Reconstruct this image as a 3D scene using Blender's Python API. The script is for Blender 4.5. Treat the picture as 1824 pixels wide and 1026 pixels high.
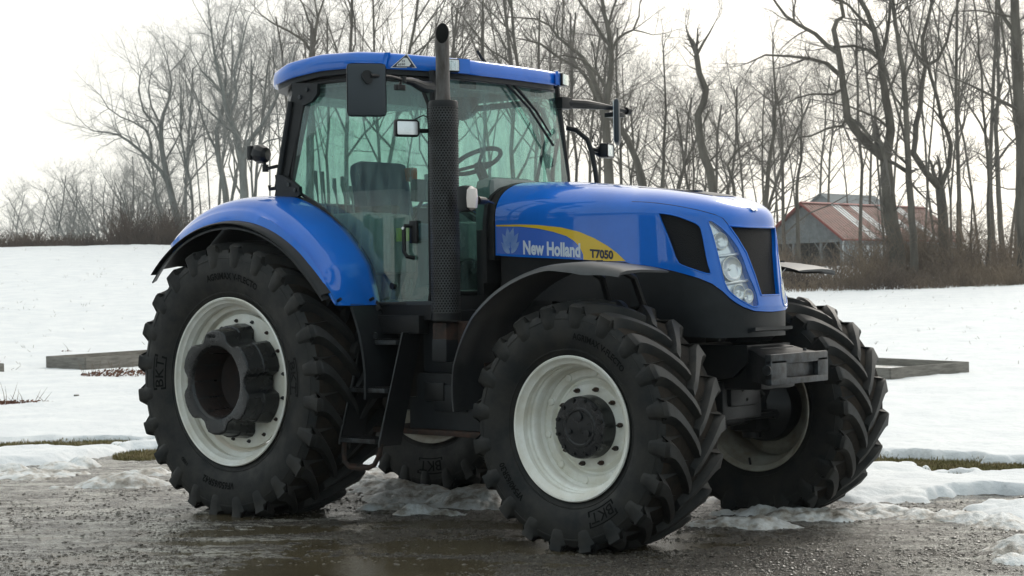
import bpy, bmesh, math, random
import numpy as np
from math import sin, cos, pi, sqrt, radians, atan2
from mathutils import Vector, Matrix, geometry, noise as mnoise
for _o in list(bpy.data.objects): bpy.data.objects.remove(_o)
SC = bpy.context.scene
COL = SC.collection
# ------------------------------------------------------------------ camera
CAM = np.array([9.07347, -9.0406, 1.51931]); YAW = .70114; PITCH = -.002; ROLL = -.01361; FPX = 3112.43
_d = np.array([-sin(YAW)*cos(PITCH), cos(YAW)*cos(PITCH), sin(PITCH)])
_r = np.array([cos(YAW), sin(YAW), 0.]); _u = np.cross(_r, _d)
R2 = _r*cos(ROLL)+_u*sin(ROLL); U2 = -_r*sin(ROLL)+_u*cos(ROLL)
cd = bpy.data.cameras.new('camera'); cam = bpy.data.objects.new('camera', cd); COL.objects.link(cam)
cam.matrix_world = Matrix(((R2[0], U2[0], -_d[0], CAM[0]), (R2[1], U2[1], -_d[1], CAM[1]), (R2[2], U2[2], -_d[2], CAM[2]), (0, 0, 0, 1)))
cd.sensor_width = 36; cd.lens = 36*FPX/1824; cd.clip_end = 2000; cd.clip_start = .1
cd.dof.use_dof = True; cd.dof.focus_distance = 11.3; cd.dof.aperture_fstop = 9
SC.camera = cam
# ------------------------------------------------------------------ sky, sun, exposure
SUN_EL, SUN_AZ = radians(36), YAW-radians(26)      # azimuth: direction of view turned to the right
SUND = Vector((-sin(SUN_AZ)*cos(SUN_EL), cos(SUN_AZ)*cos(SUN_EL), sin(SUN_EL)))
wd = bpy.data.worlds.new('World'); SC.world = wd; wd.use_nodes = True
nt = wd.node_tree; N = nt.nodes; Lk = nt.links; N.clear()
out = N.new('ShaderNodeOutputWorld'); bg = N.new('ShaderNodeBackground')
sky = N.new('ShaderNodeTexSky'); sky.sky_type = 'NISHITA'; sky.sun_disc = False
sky.sun_elevation = SUN_EL; sky.sun_rotation = atan2(SUND.x, SUND.y); sky.dust_density = 4; sky.air_density = 1
tc = N.new('ShaderNodeTexCoord'); dt = N.new('ShaderNodeVectorMath'); dt.operation = 'DOT_PRODUCT'
dt.inputs[1].default_value = SUND; Lk.new(tc.outputs['Generated'], dt.inputs[0])
cr = N.new('ShaderNodeValToRGB'); e = cr.color_ramp
e.elements[0].position = 0; e.elements[0].color = (6.9, 8.6, 9.0, 1)
e.elements[1].position = 1; e.elements[1].color = (15.5, 15.2, 14.4, 1)
for p_, c_ in ((.5, (8.0, 9.2, 9.4, 1)), (.8, (12.0, 12.0, 11.3, 1)), (.93, (13.8, 13.4, 12.4, 1))):
    q = e.elements.new(p_); q.color = c_
mr = N.new('ShaderNodeMapRange'); mr.inputs[1].default_value = -1; mr.inputs[2].default_value = 1
Lk.new(dt.outputs['Value'], mr.inputs[0]); Lk.new(mr.outputs[0], cr.inputs[0])
nz = N.new('ShaderNodeTexNoise'); nz.inputs['Scale'].default_value = 2.2; nz.inputs['Detail'].default_value = 5
mpp = N.new('ShaderNodeMapping'); mpp.inputs['Scale'].default_value = (1, 1, 3); Lk.new(tc.outputs['Generated'], mpp.inputs[0]); Lk.new(mpp.outputs[0], nz.inputs['Vector'])
mr2 = N.new('ShaderNodeMapRange'); mr2.inputs[1].default_value = .3; mr2.inputs[2].default_value = .7; mr2.inputs[3].default_value = .86; mr2.inputs[4].default_value = 1.12
Lk.new(nz.outputs[0], mr2.inputs[0])
vm = N.new('ShaderNodeVectorMath'); vm.operation = 'SCALE'; Lk.new(cr.outputs[0], vm.inputs[0]); Lk.new(mr2.outputs[0], vm.inputs['Scale'])
mx = N.new('ShaderNodeMix'); mx.data_type = 'RGBA'; mx.inputs[0].default_value = .82
Lk.new(sky.outputs[0], mx.inputs[6]); Lk.new(vm.outputs[0], mx.inputs[7])
Lk.new(mx.outputs[2], bg.inputs[0]); bg.inputs[1].default_value = .1; Lk.new(bg.outputs[0], out.inputs[0])
sd = bpy.data.lights.new('sun', 'SUN'); sd.energy = .85; sd.angle = radians(14); sd.color = (1, .95, .87)
so = bpy.data.objects.new('sun', sd); COL.objects.link(so); so.rotation_euler = SUND.to_track_quat('Z', 'Y').to_euler()
SC.view_settings.view_transform = 'Standard'; SC.view_settings.look = 'None'; SC.view_settings.exposure = 0.10; SC.view_settings.gamma = 1
SC.view_settings.use_curve_mapping = False
cy = SC.cycles; cy.use_denoising = True; cy.max_bounces = 8; cy.transparent_max_bounces = 24; cy.volume_bounces = 1
cy.sample_clamp_indirect = 4; cy.caustics_reflective = False; cy.caustics_refractive = False
# ------------------------------------------------------------------ materials
def M_(name, col, rough=.6, metal=0., coat=0., bump=0., bscale=40., var=0., vscale=6., col2=None, spec=.5, bdist=.01, coatr=.03, stretch=None, rvar=0.):
    m = bpy.data.materials.new(name); m.use_nodes = True; n = m.node_tree.nodes; l = m.node_tree.links
    b = n['Principled BSDF']; b.inputs['Base Color'].default_value = (*col, 1); b.inputs['Roughness'].default_value = rough
    b.inputs['Metallic'].default_value = metal; b.inputs['Coat Weight'].default_value = coat; b.inputs['Coat Roughness'].default_value = coatr
    b.inputs['Specular IOR Level'].default_value = spec
    t = n.new('ShaderNodeTexCoord'); src = t.outputs['Object']
    if stretch:
        mp = n.new('ShaderNodeMapping'); mp.inputs['Scale'].default_value = stretch; l.new(src, mp.inputs[0]); src = mp.outputs[0]
    if var or col2:
        z = n.new('ShaderNodeTexNoise'); z.inputs['Scale'].default_value = vscale; z.inputs['Detail'].default_value = 8; z.inputs['Roughness'].default_value = .65
        l.new(src, z.inputs['Vector'])
        r = n.new('ShaderNodeValToRGB'); c2 = col2 or tuple(c*(1-var) for c in col)
        r.color_ramp.elements[0].position = .38; r.color_ramp.elements[1].position = .64
        r.color_ramp.elements[0].color = (*c2, 1); r.color_ramp.elements[1].color = (*[min(1, c*(1+var*.5)) for c in col], 1)
        l.new(z.outputs[0], r.inputs[0]); l.new(r.outputs[0], b.inputs['Base Color'])
        if rvar:
            q = n.new('ShaderNodeMapRange'); q.inputs[1].default_value = .35; q.inputs[2].default_value = .65
            q.inputs[3].default_value = max(0, rough-rvar); q.inputs[4].default_value = min(1, rough+rvar); l.new(z.outputs[0], q.inputs[0]); l.new(q.outputs[0], b.inputs['Roughness'])
    if bump:
        z = n.new('ShaderNodeTexNoise'); z.inputs['Scale'].default_value = bscale; z.inputs['Detail'].default_value = 6
        l.new(src, z.inputs['Vector']); bp = n.new('ShaderNodeBump'); bp.inputs['Strength'].default_value = bump; bp.inputs['Distance'].default_value = bdist
        l.new(z.outputs[0], bp.inputs['Height']); l.new(bp.outputs[0], b.inputs['Normal'])
    return m
MT = {}
BARK_L = dict()
MT['blue'] = M_('blue_paint', (.0005, .145, .64), .35, 0, 1, spec=.15, var=.10, vscale=2.5, bump=.015, bscale=3, coatr=.02)
MT['blue'].node_tree.nodes['Principled BSDF'].inputs['Coat IOR'].default_value = 1.52
MT['yellow'] = M_('yellow_decal', (.72, .47, .01), .35, 0, .6)
MT['white_decal'] = M_('silver_white_decal', (.62, .68, .78), .4)
MT['navy_decal'] = M_('dark_decal', (.02, .025, .05), .4)
MT['leaf'] = M_('leaf_emblem', (.30, .42, .66), .35, .3, col2=(.14, .26, .58), vscale=5)
MT['rubber'] = M_('tyre_rubber', (.0085, .0102, .0112), .60, col2=(.022, .0205, .018), vscale=7, bump=.35, bscale=60, bdist=.003, rvar=.1, spec=.32)
MT['rubber_mark'] = M_('tyre_lettering', (.0045, .0048, .005), .7, spec=.1)
MT['worn_lit'] = M_('worn_sky_lit_tread', (.028, .030, .031), .52, col2=(.016, .016, .015), vscale=14, bump=.3, bscale=80, bdist=.003, spec=.45)  # lug tops: wear plus sky sheen, both put into the lighter colour
MT['packed'] = M_('muddy_tread_floor', (.030, .023, .017), .85, col2=(.012, .011, .010), vscale=9, bump=.6, bscale=50, bdist=.006, spec=.2)
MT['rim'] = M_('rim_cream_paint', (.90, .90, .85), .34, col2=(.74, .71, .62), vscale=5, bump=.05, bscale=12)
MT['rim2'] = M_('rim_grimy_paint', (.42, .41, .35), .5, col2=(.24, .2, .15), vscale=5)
MT['iron'] = M_('cast_iron_paint', (.0045, .006, .0075), .30, .0, .12, spec=.42, col2=(.009, .010, .012), vscale=9, bump=.25, bscale=30, bdist=.004, rvar=.12)
MT['black'] = M_('black_frame_paint', (.008, .009, .010), .38, col2=(.013, .013, .014), vscale=8, bump=.06, bscale=40, rvar=.1, spec=.28)
MT['plastic'] = M_('grey_black_plastic', (.0105, .0125, .0148), .46, spec=.33, var=.3, vscale=12, bump=.12, bscale=160, bdist=.002)
MT['shell'] = M_('mirror_shell', (.026, .036, .045), .5, bump=.15, bscale=200, bdist=.001)
MT['guard'] = M_('grey_perforated_steel', (.060, .064, .068), .45, .3, col2=(.035, .034, .033), vscale=9)
MT['fender_plastic'] = M_('grey_fender_plastic', (.05, .053, .056), .42, var=.25, vscale=4, bump=.1, bscale=120, bdist=.002)
MT['rust'] = M_('rusty_iron', (.060, .027, .017), .8, col2=(.018, .014, .012), vscale=14, bump=.4, bscale=60)
MT['pipe'] = M_('weathered_exhaust_steel', (.13, .125, .12), .5, .6, col2=(.06, .05, .045), vscale=14, bump=.2, bscale=90, bdist=.002, stretch=(1, 1, .3))
MT['soot'] = M_('soot', (.006, .006, .006), .9)
MT['chrome'] = M_('lamp_reflector', (.88, .91, .93), .22, .55)
MT['steel'] = M_('worn_steel', (.06, .068, .075), .38, .5, col2=(.018, .016, .016), vscale=16, bump=.2, bscale=50, bdist=.003)
MT['seat'] = M_('seat_fabric', (.045, .085, .16), .9, bump=.2, bscale=90)
MT['interior'] = M_('grey_cab_trim', (.30, .33, .32), .7, var=.15)
MT['interior_dark'] = M_('dark_cab_trim', (.035, .042, .048), .7, var=.2)
MT['orange'] = M_('orange_plastic', (.75, .14, .03), .5)
MT['headliner'] = M_('headliner', (.26, .26, .25), .9)
def glassmat(name, tint, fres=1.5, haze=.0, hz=(.6, .7, .68), rough=.0):
    m = bpy.data.materials.new(name); m.use_nodes = True; n = m.node_tree.nodes; l = m.node_tree.links; n.clear()
    o = n.new('ShaderNodeOutputMaterial'); tr = n.new('ShaderNodeBsdfTransparent'); tr.inputs[0].default_value = (*tint, 1)
    g = n.new('ShaderNodeBsdfGlossy'); g.inputs['Roughness'].default_value = rough; g.inputs[0].default_value = (.9, .95, .93, 1)
    lw = n.new('ShaderNodeLayerWeight'); lw.inputs[0].default_value = .5; pw = n.new('ShaderNodeMath'); pw.operation = 'POWER'; l.new(lw.outputs['Facing'], pw.inputs[0]); pw.inputs[1].default_value = 4.5
    f = n.new('ShaderNodeMapRange'); l.new(pw.outputs[0], f.inputs[0]); f.inputs[3].default_value = .05*fres/1.5; f.inputs[4].default_value = 1; mx = n.new('ShaderNodeMixShader')
    tx = n.new('ShaderNodeTexCoord')
    bz = n.new('ShaderNodeTexNoise'); bz.inputs['Scale'].default_value = 3; l.new(tx.outputs['Object'], bz.inputs[0])
    bp = n.new('ShaderNodeBump'); bp.inputs['Strength'].default_value = .03; bp.inputs['Distance'].default_value = .05; l.new(bz.outputs[0], bp.inputs['Height']); l.new(bp.outputs[0], g.inputs['Normal'])
    l.new(f.outputs[0], mx.inputs[0]); l.new(tr.outputs[0], mx.inputs[1]); l.new(g.outputs[0], mx.inputs[2])
    if haze:
        d1 = n.new('ShaderNodeBsdfDiffuse'); d1.inputs[0].default_value = (*hz, 1)
        d2 = n.new('ShaderNodeBsdfTranslucent'); d2.inputs[0].default_value = (*hz, 1)
        md = n.new('ShaderNodeMixShader'); l.new(d1.outputs[0], md.inputs[1]); l.new(d2.outputs[0], md.inputs[2])
        mp = n.new('ShaderNodeMapping'); mp.inputs['Scale'].default_value = (5, 5, 1.2); l.new(tx.outputs['Object'], mp.inputs[0])  # upright streaks: film on the glass plus reflections painted into its colour
        z = n.new('ShaderNodeTexNoise'); z.inputs['Scale'].default_value = 3.5; z.inputs['Detail'].default_value = 7; l.new(mp.outputs[0], z.inputs[0])
        q = n.new('ShaderNodeMapRange'); q.inputs[1].default_value = .35; q.inputs[2].default_value = .7; q.inputs[3].default_value = haze*.25; q.inputs[4].default_value = haze*2.1; l.new(z.outputs[0], q.inputs[0])
        m2 = n.new('ShaderNodeMixShader'); l.new(q.outputs[0], m2.inputs[0]); l.new(mx.outputs[0], m2.inputs[1]); l.new(md.outputs[0], m2.inputs[2]); l.new(m2.outputs[0], o.inputs[0])
    else: l.new(mx.outputs[0], o.inputs[0])
    return m
MT['glass'] = glassmat('tinted_cab_glass', (.47, .67, .62), 2.6, .16, (.40, .58, .55))
MT['lens'] = glassmat('clear_lamp_lens', (.96, .97, .97), 1.5)
# ------------------------------------------------------------------ mesh building
class MB:
    def __init__(s): s.v = []; s.f = []
    def add(s, vs, fs):
        k = len(s.v); s.v.extend([tuple(float(c) for c in p) for p in vs]); s.f.extend([tuple(i+k for i in f) for f in fs]); return s
    def box(s, c, h, bev=.0, rot=None):
        """centre, half sizes, chamfer, Matrix"""
        bm = bmesh.new(); bmesh.ops.create_cube(bm, size=2)
        bmesh.ops.scale(bm, vec=h, verts=bm.verts)
        if bev: bmesh.ops.bevel(bm, geom=list(bm.edges), offset=bev, segments=2, profile=.6, affect='EDGES')
        R = (rot or Matrix.Identity(3)); cc = Vector(c)
        bm.verts.index_update()
        s.add([R @ v.co + cc for v in bm.verts], [[v.index for v in f.verts] for f in bm.faces]); bm.free(); return s
    def tube(s, pts, rad, n=8, cap=True):
        pts = [Vector(p) for p in pts]; rs = rad if isinstance(rad, (list, tuple)) else [rad]*len(pts)
        a = None; vs = []; fs = []
        for i, p in enumerate(pts):
            t = (pts[min(i+1, len(pts)-1)]-pts[max(i-1, 0)]).normalized()
            if a is None: a = t.orthogonal().normalized()
            else:
                a = (a-t*a.dot(t))
                a = a.normalized() if a.length > 1e-6 else t.orthogonal().normalized()
            b = t.cross(a)
            for j in range(n):
                w = 2*pi*j/n; vs.append(p+(a*cos(w)+b*sin(w))*rs[i])
        for i in range(len(pts)-1):
            for j in range(n):
                fs.append((i*n+j, i*n+(j+1) % n, (i+1)*n+(j+1) % n, (i+1)*n+j))
        if cap: fs.append(tuple(range(n))[::-1]); fs.append(tuple((len(pts)-1)*n+j for j in range(n)))
        return s.add(vs, fs)
    def prism(s, pts, vec):
        """planar outline (3D points) extruded along vec"""
        n = len(pts); v = Vector(vec); P = [Vector(p) for p in pts]
        vs = P+[p+v for p in P]; fs = [tuple(range(n))[::-1], tuple(range(n, 2*n))]
        fs += [(i, (i+1) % n, (i+1) % n+n, i+n) for i in range(n)]
        return s.add(vs, fs)
    def revolve(s, prof, c, sd=-1, n=72, a0=0, a1=2*pi, closed=False):
        """prof: (axial outward, radius); axis = Y through c; sd=-1: outward is -Y"""
        full = abs(a1-a0-2*pi) < 1e-6; m = n if full else n+1; k = len(prof)
        vs = [(c[0]+r*cos(a0+(a1-a0)*i/n), c[1]+sd*q, c[2]+r*sin(a0+(a1-a0)*i/n)) for i in range(m) for q, r in prof]
        fs = []
        for i in range(n):
            i2 = (i+1) % m
            for j in range(k if closed else k-1):
                j2 = (j+1) % k; f = (i*k+j, i*k+j2, i2*k+j2, i2*k+j)
                fs.append(f if sd > 0 else f[::-1])
        return s.add(vs, fs)
    def cyl(s, a, b, r, n=16): return s.tube([a, b], r, n)
def finish(me, smooth, ang):
    bm = bmesh.new(); bm.from_mesh(me)
    bmesh.ops.recalc_face_normals(bm, faces=bm.faces); bm.to_mesh(me); bm.free()
    if smooth:
        me.polygons.foreach_set('use_smooth', [True]*len(me.polygons)); me.set_sharp_from_angle(angle=radians(ang))
def attach(o, parent):
    if parent is not None:
        o.parent = parent; o.matrix_parent_inverse = parent.matrix_world.inverted() if parent.type != 'X' else Matrix()
WM = {}
def obj(name, mb, mat, parent=None, smooth=True, ang=35, label=None, kind=None, fix=True, cat=None, group=None):
    me = bpy.data.meshes.new(name); me.from_pydata(mb.v, [], mb.f)
    if fix: finish(me, smooth, ang)
    elif smooth: me.polygons.foreach_set('use_smooth', [True]*len(me.polygons))
    for m in (mat if isinstance(mat, (list, tuple)) else [mat]): me.materials.append(m)
    o = bpy.data.objects.new(name, me); COL.objects.link(o)
    if parent is not None:
        o.parent = parent; o.matrix_parent_inverse = Matrix.Translation(-WM.get(parent.name, Vector()))
        WM[o.name] = Vector()
        if parent.name in WM: pass
    tagit(o, label, cat, group, kind); return o
def tagit(o, label=None, cat=None, group=None, kind=None):
    if label: o['label'] = label
    if cat: o['category'] = cat
    if group: o['group'] = group
    if kind: o['kind'] = kind
def empty(name, loc, label=None, cat=None, group=None, parent=None):
    o = bpy.data.objects.new(name, None); COL.objects.link(o); o.empty_display_size = .2
    if parent is not None:
        o.parent = parent; o.location = Vector(loc)-WM[parent.name]; 
    else: o.location = loc
    WM[o.name] = Vector(loc); tagit(o, label, cat, group); return o
def textmesh(s, size=1., offset=0., res=3, extrude=0.):
    cu = bpy.data.curves.new('t', 'FONT'); cu.body = s; cu.size = size; cu.offset = offset; cu.resolution_u = res; cu.extrude = extrude
    cu.align_x = 'LEFT'; o = bpy.data.objects.new('t', cu); COL.objects.link(o)
    dg = bpy.context.evaluated_depsgraph_get(); dg.update(); me = bpy.data.meshes.new_from_object(o.evaluated_get(dg))
    bm = bmesh.new(); bm.from_mesh(me); bmesh.ops.remove_doubles(bm, verts=bm.verts, dist=1e-5); bmesh.ops.triangulate(bm, faces=bm.faces)
    bm.verts.index_update()
    v = [tuple(x.co) for x in bm.verts]; f = [tuple(q.index for q in x.verts) for x in bm.faces]
    bm.free(); bpy.data.objects.remove(o); bpy.data.meshes.remove(me); bpy.data.curves.remove(cu)
    return v, f
def inpoly(x, y, P):
    c = False; j = len(P)-1
    for i in range(len(P)):
        if (P[i][1] > y) != (P[j][1] > y) and x < (P[j][0]-P[i][0])*(y-P[i][1])/(P[j][1]-P[i][1])+P[i][0]: c = not c
        j = i
    return c
def dens(P, step, closed=True):
    o = []; n = len(P)
    for i in range(n if closed else n-1):
        a = P[i]; b = P[(i+1) % n]; k = max(1, int(math.hypot(b[0]-a[0], b[1]-a[1])/step))
        for j in range(k): o.append((a[0]+(b[0]-a[0])*j/k, a[1]+(b[1]-a[1])*j/k))
    if not closed: o.append(P[-1])
    return o
def smoothpoly(P, it=2, keep=()):
    for _ in range(it):
        Q = []
        for i in range(len(P)):
            a = P[i]; b = P[(i+1) % len(P)]
            Q += [(a[0]*.75+b[0]*.25, a[1]*.75+b[1]*.25), (a[0]*.25+b[0]*.75, a[1]*.25+b[1]*.75)]
        P = Q
    return P
def cdt(outer, holes, step):
    """triangulate a 2D region with holes -> verts2d, tris"""
    loops = [outer]+holes; co = []; ed = []
    for L in loops:
        k = len(co); co += [Vector(p) for p in L]; ed += [(k+i, k+(i+1) % len(L)) for i in range(len(L))]
    x0 = min(p[0] for p in outer); x1 = max(p[0] for p in outer); y0 = min(p[1] for p in outer); y1 = max(p[1] for p in outer)
    sx, sy = step; nx = int((x1-x0)/sx)+1; ny = int((y1-y0)/sy)+1
    allp = np.array([(p.x/sx, p.y/sy) for p in co])
    for i in range(1, nx):
        for j in range(1, ny):
            x = x0+i*(x1-x0)/nx; y = y0+j*(y1-y0)/ny
            if inpoly(x, y, outer) and not any(inpoly(x, y, h) for h in holes):
                if ((allp-(x/sx, y/sy))**2).sum(1).min() > .16: co.append(Vector((x, y)))
    v, _, f, *_r3 = geometry.delaunay_2d_cdt(co, ed, [], 0, 1e-7)
    T = []
    for t in f:
        cx = sum(v[i].x for i in t)/3; cy_ = sum(v[i].y for i in t)/3
        if inpoly(cx, cy_, outer) and not any(inpoly(cx, cy_, h) for h in holes): T.append(tuple(t))
    return [(p.x, p.y) for p in v], T
# numpy noise
def _h(i, j, k): 
    n = (i*374761393+j*668265263+k*2147483647) & 0xffffffff; n = ((n ^ (n >> 13))*1274126177) & 0xffffffff; return ((n ^ (n >> 16)) & 0xffff)/65535.
def vnoise(x, y, seed=0):
    x = np.asarray(x, float); y = np.asarray(y, float); i = np.floor(x).astype(np.int64); j = np.floor(y).astype(np.int64); fx = x-i; fy = y-j
    fx = fx*fx*(3-2*fx); fy = fy*fy*(3-2*fy)
    return (_h(i, j, seed)*(1-fx)+_h(i+1, j, seed)*fx)*(1-fy)+(_h(i, j+1, seed)*(1-fx)+_h(i+1, j+1, seed)*fx)*fy
def fbm(x, y, oct=4, seed=0):
    s = 0; a = .5; t = 0
    for o in range(oct): s = s+a*vnoise(x*2**o+17.3*o, y*2**o-9.1*o, seed+o); t += a; a *= .5
    return s/t-.5
def sstep(a, b, x): t = np.clip((x-a)/(b-a), 0, 1); return t*t*(3-2*t)
# ================================================================== TRACTOR
TR = empty('tractor', (1.4, 0, 0), 'blue farm tractor with cream wheel rims parked on the wet gravel yard', 'tractor')
MT['bore'] = M_('dirty_bore', (.005, .004, .004), .7, col2=(.022, .010, .007), vscale=9, bump=.4, bscale=30)
def part(name, mb, mat, parent=None, **k): return obj(name, mb, mat, parent or TR, **k)
def tyre_profile(R, hw, rb, rimhw, lug):
    """carcass cross-section (s, r) from the outer bead to the inner bead; tread floor at R-lug"""
    F = R-lug; k = (F-rb)
    h = [(rimhw-.035, rb-.012), (rimhw-.012, rb+.012), (rimhw+.004, rb+.03), (hw*.94, rb+k*.28), (hw*.985, rb+k*.45), (hw, rb+k*.6), (hw*.99, rb+k*.76), (hw*.965, rb+k*.88), (hw*.90, rb+k*.955), (hw*.6, rb+k*.99), (hw*.3, F+.002), (0, F+.004)]
    return h+[(-a, b) for a, b in h[-2::-1]]
def side_s(prof, r):
    for (a, b), (c, d2) in zip(prof, prof[1:]):
        if b <= r <= d2: return a+(c-a)*(r-b)/(d2-b)
    return prof[5][0]
def squash(v, yc, flat):
    o = []
    for x, y, z in v:
        if z < flat+.10:
            t = max(0, (flat+.10-z))/.10
            y = yc+(y-yc)*(1+.035*min(t, 1.5))
            z = max(z, flat) if z < flat else z
        o.append((x, y, z))
    return o
def make_tyre(parent, c, sd, R, hw, rb, rimhw, lug, nl, seed, phase=0., flat=-.018):
    prof = tyre_profile(R, hw, rb, rimhw, lug); mb = MB()
    mb.revolve(prof, c, sd, 144)
    rng = random.Random(seed); F = R-lug
    def base_r(s):
        s = abs(s); P = prof[:12][::-1]
        for (a, b), (c2, d2) in zip(P, P[1:]):
            if a <= s <= c2 and c2 > a: return b+(d2-b)*(s-a)/(c2-a)
        return P[-1][1]
    for side in (1, -1):
        for i in range(nl):
            t0 = 2*pi*(i+(0 if side > 0 else .5))/nl+phase
            # path: t 0 = centre nose, 1 = shoulder, then a tail down the sidewall
            secs = []
            spn = .36 if R > .8 else .40
            for q in (0., .05, .12, .25, .4, .55, .7, .82, .93, 1.0):
                s = hw*(-.05+q*1.0)
                th = t0+spn*(q**1.0*.62+q**2.2*.0+ (1-(1-q)**1.7)*.38)*1.0
                if q > .7: th -= (q-.7)**2*.35
                rt = R-.020*(s/hw)**2*1.2-(.006 if q < .06 else 0)
                rbse = base_r(min(s, hw*.83))-.004
                if q > .93: rbse = F-.040
                wt = (.029+.016*q*q)/R; wb = (.046+.012*q+.030*max(0, q-.6)/.4)/R
                if q == 0.: wt *= .72; wb *= .8
                secs.append((s, rt, rbse, th, wt, wb))
            rows = []
            for s, rt, rbs, th, wt, wb in secs:
                ch = .006
                pts = [(s, rbs, th-wb), (s, rt-ch*1.4, th-wt-.004), (s, rt, th-wt+ch/R), (s, rt, th+wt-ch/R), (s, rt-ch*1.4, th+wt+.004), (s, rbs, th+wb)]
                rows.append(pts)
            # shoulder drop: down the sidewall
            s, rt, rbs, th, wt, wb = secs[-1]
            for ds, dr, kk, hh_ in ((.014, .018, 1.0, .01), (.012, .055, .98, .014), (.006, .10, .9, .013), (.0, .145, .75, .010), (.0, .185, .45, .003)):
                r1 = rt-dr*(1 if R > .8 else .85); ss = max(hw*.975+ds, side_s(prof[:12], max(rb+.03, r1))+hh_)
                inn = side_s(prof[:12], max(rb+.03, r1-.01))-.012
                pts = [(inn, r1-.01, th-wb*kk), (ss-.004, r1, th-wt*kk), (ss, r1, th-wt*kk*.7), (ss, r1, th+wt*kk*.7), (ss-.004, r1, th+wt*kk), (inn, r1-.01, th+wb*kk)]
                if kk == .45: pts = [(max(inn, 0)+.0, r1-.005, th+a*wb*.5) for a in (-1, -.8, -.3, .3, .8, 1)]
                rows.append(pts)
            vs = [(c[0]+r*cos(a), c[1]+sd*side*s2, c[2]+r*sin(a)) for row in rows for s2, r, a in row]
            k = 6; fs = []
            for a in range(len(rows)-1):
                for b in range(5): fs.append((a*k+b, a*k+b+1, (a+1)*k+b+1, (a+1)*k+b))
            fs.append(tuple(range(6)))
            if sd*side > 0: fs = [f[::-1] for f in fs]
            mb.add(vs, fs)
    mb.v = squash(mb.v, c[1], flat)
    ty = obj('tyre', mb, [MT['rubber'], MT['worn_lit'], MT['packed']], parent, ang=32, fix=False)
    me = ty.data; MI = [0]*len(me.polygons); npf = 144*(len(prof)-1)
    for i in range(npf):
        j = i % (len(prof)-1)
        if min(prof[j][1], prof[j+1][1]) > F-.028: MI[i] = 2
    per = (len(mb.f)-npf)//(2*nl)
    for q in range(2*nl):
        for a in range(9):
            MI[npf+q*per+a*5+2] = 1
    me.polygons.foreach_set('material_index', MI); me.polygons.foreach_set('use_smooth', [True]*len(me.polygons)); me.set_sharp_from_angle(angle=radians(32))
    bm = bmesh.new(); bm.from_mesh(me); bmesh.ops.recalc_face_normals(bm, faces=bm.faces); bm.to_mesh(me); bm.free()
    # fine moulded rings on the sidewalls
    rg = MB()
    for rr in (rb+.055, rb+(F-rb)*.80):
        for q in (1, -1):
            s0 = side_s(prof[:12], rr); rg.revolve([(q*(s0-.004), rr-.006), (q*(s0+.003), rr-.003), (q*(s0+.003), rr+.003), (q*(s0-.004), rr+.006)], c, sd, 120)
    rg.v = squash(rg.v, c[1], flat); obj('moulded_ring', rg, MT['rubber'], parent)
    return prof
def tyre_text(parent, c, sd, prof, txt, ang, r, h, xs=1., inner=False, box=False, bold=.02, fl=1):
    """lettering that follows the sidewall; ang = centre angle (deg, seen from outside, anticlockwise from front/right), letters upright with the top pointing outwards"""
    v, f = textmesh(txt, 1., bold, 2); x0 = min(p[0] for p in v); x1 = max(p[0] for p in v)
    sidey = -1 if inner else 1; osd = sd*sidey     # world direction the lettered face looks along Y
    if osd < 0: wang = lambda a: a                 # looking along +Y at a -Y face: +x right, z up: angle runs anticlockwise
    else: wang = lambda a: pi-a
    A = radians(ang); mb = MB(); vs = []
    for x, y, z in v:
        xx = (x-(x0+x1)/2)*h*xs; a = A-fl*xx/r; rr = r+fl*(y-.35)*h
        s = side_s(prof[:12], rr)+.0028; t = wang(a)
        vs.append((c[0]+rr*cos(t), c[1]+osd*s, c[2]+rr*sin(t)))
    mb.add(vs, f)
    if box:
        hw_ = (x1-x0)/2*h*xs+.02; B = []
        for i in range(17):
            a = A-fl*(-hw_+2*hw_*i/16)/r
            for rr in (r-.55*h, r-.47*h, r+.47*h, r+.55*h):
                s = side_s(prof[:12], rr)+.0022; t = wang(a); B.append((c[0]+rr*cos(t), c[1]+osd*s, c[2]+rr*sin(t)))
        fs = []
        for i in range(16):
            for j in (0, 2): fs.append((i*4+j, i*4+j+1, i*4+j+5, i*4+j+4))
        for i in (0, 15): fs.append((i*4+1, i*4+2, i*4+6, i*4+5))
        mb.add(B, fs)
    mb.v = squash(mb.v, c[1], -.018)
    obj('lettering', mb, MT['rubber_mark'], parent, smooth=False, fix=False)
def bolt(parent, c, sd, s, r, a, size, mat, ln=.03):
    p = Vector((c[0]+r*cos(a), c[1]+sd*s, c[2]+r*sin(a))); q = p+Vector((0, sd*ln, 0))
    m = MB().tube([p, p+Vector((0, sd*ln*.6, 0))], size, 6); m.tube([p+Vector((0, sd*ln*.5, 0)), q], [size*.55, size*.5], 6)
    obj('wheel_bolt', m, mat, parent)
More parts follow.
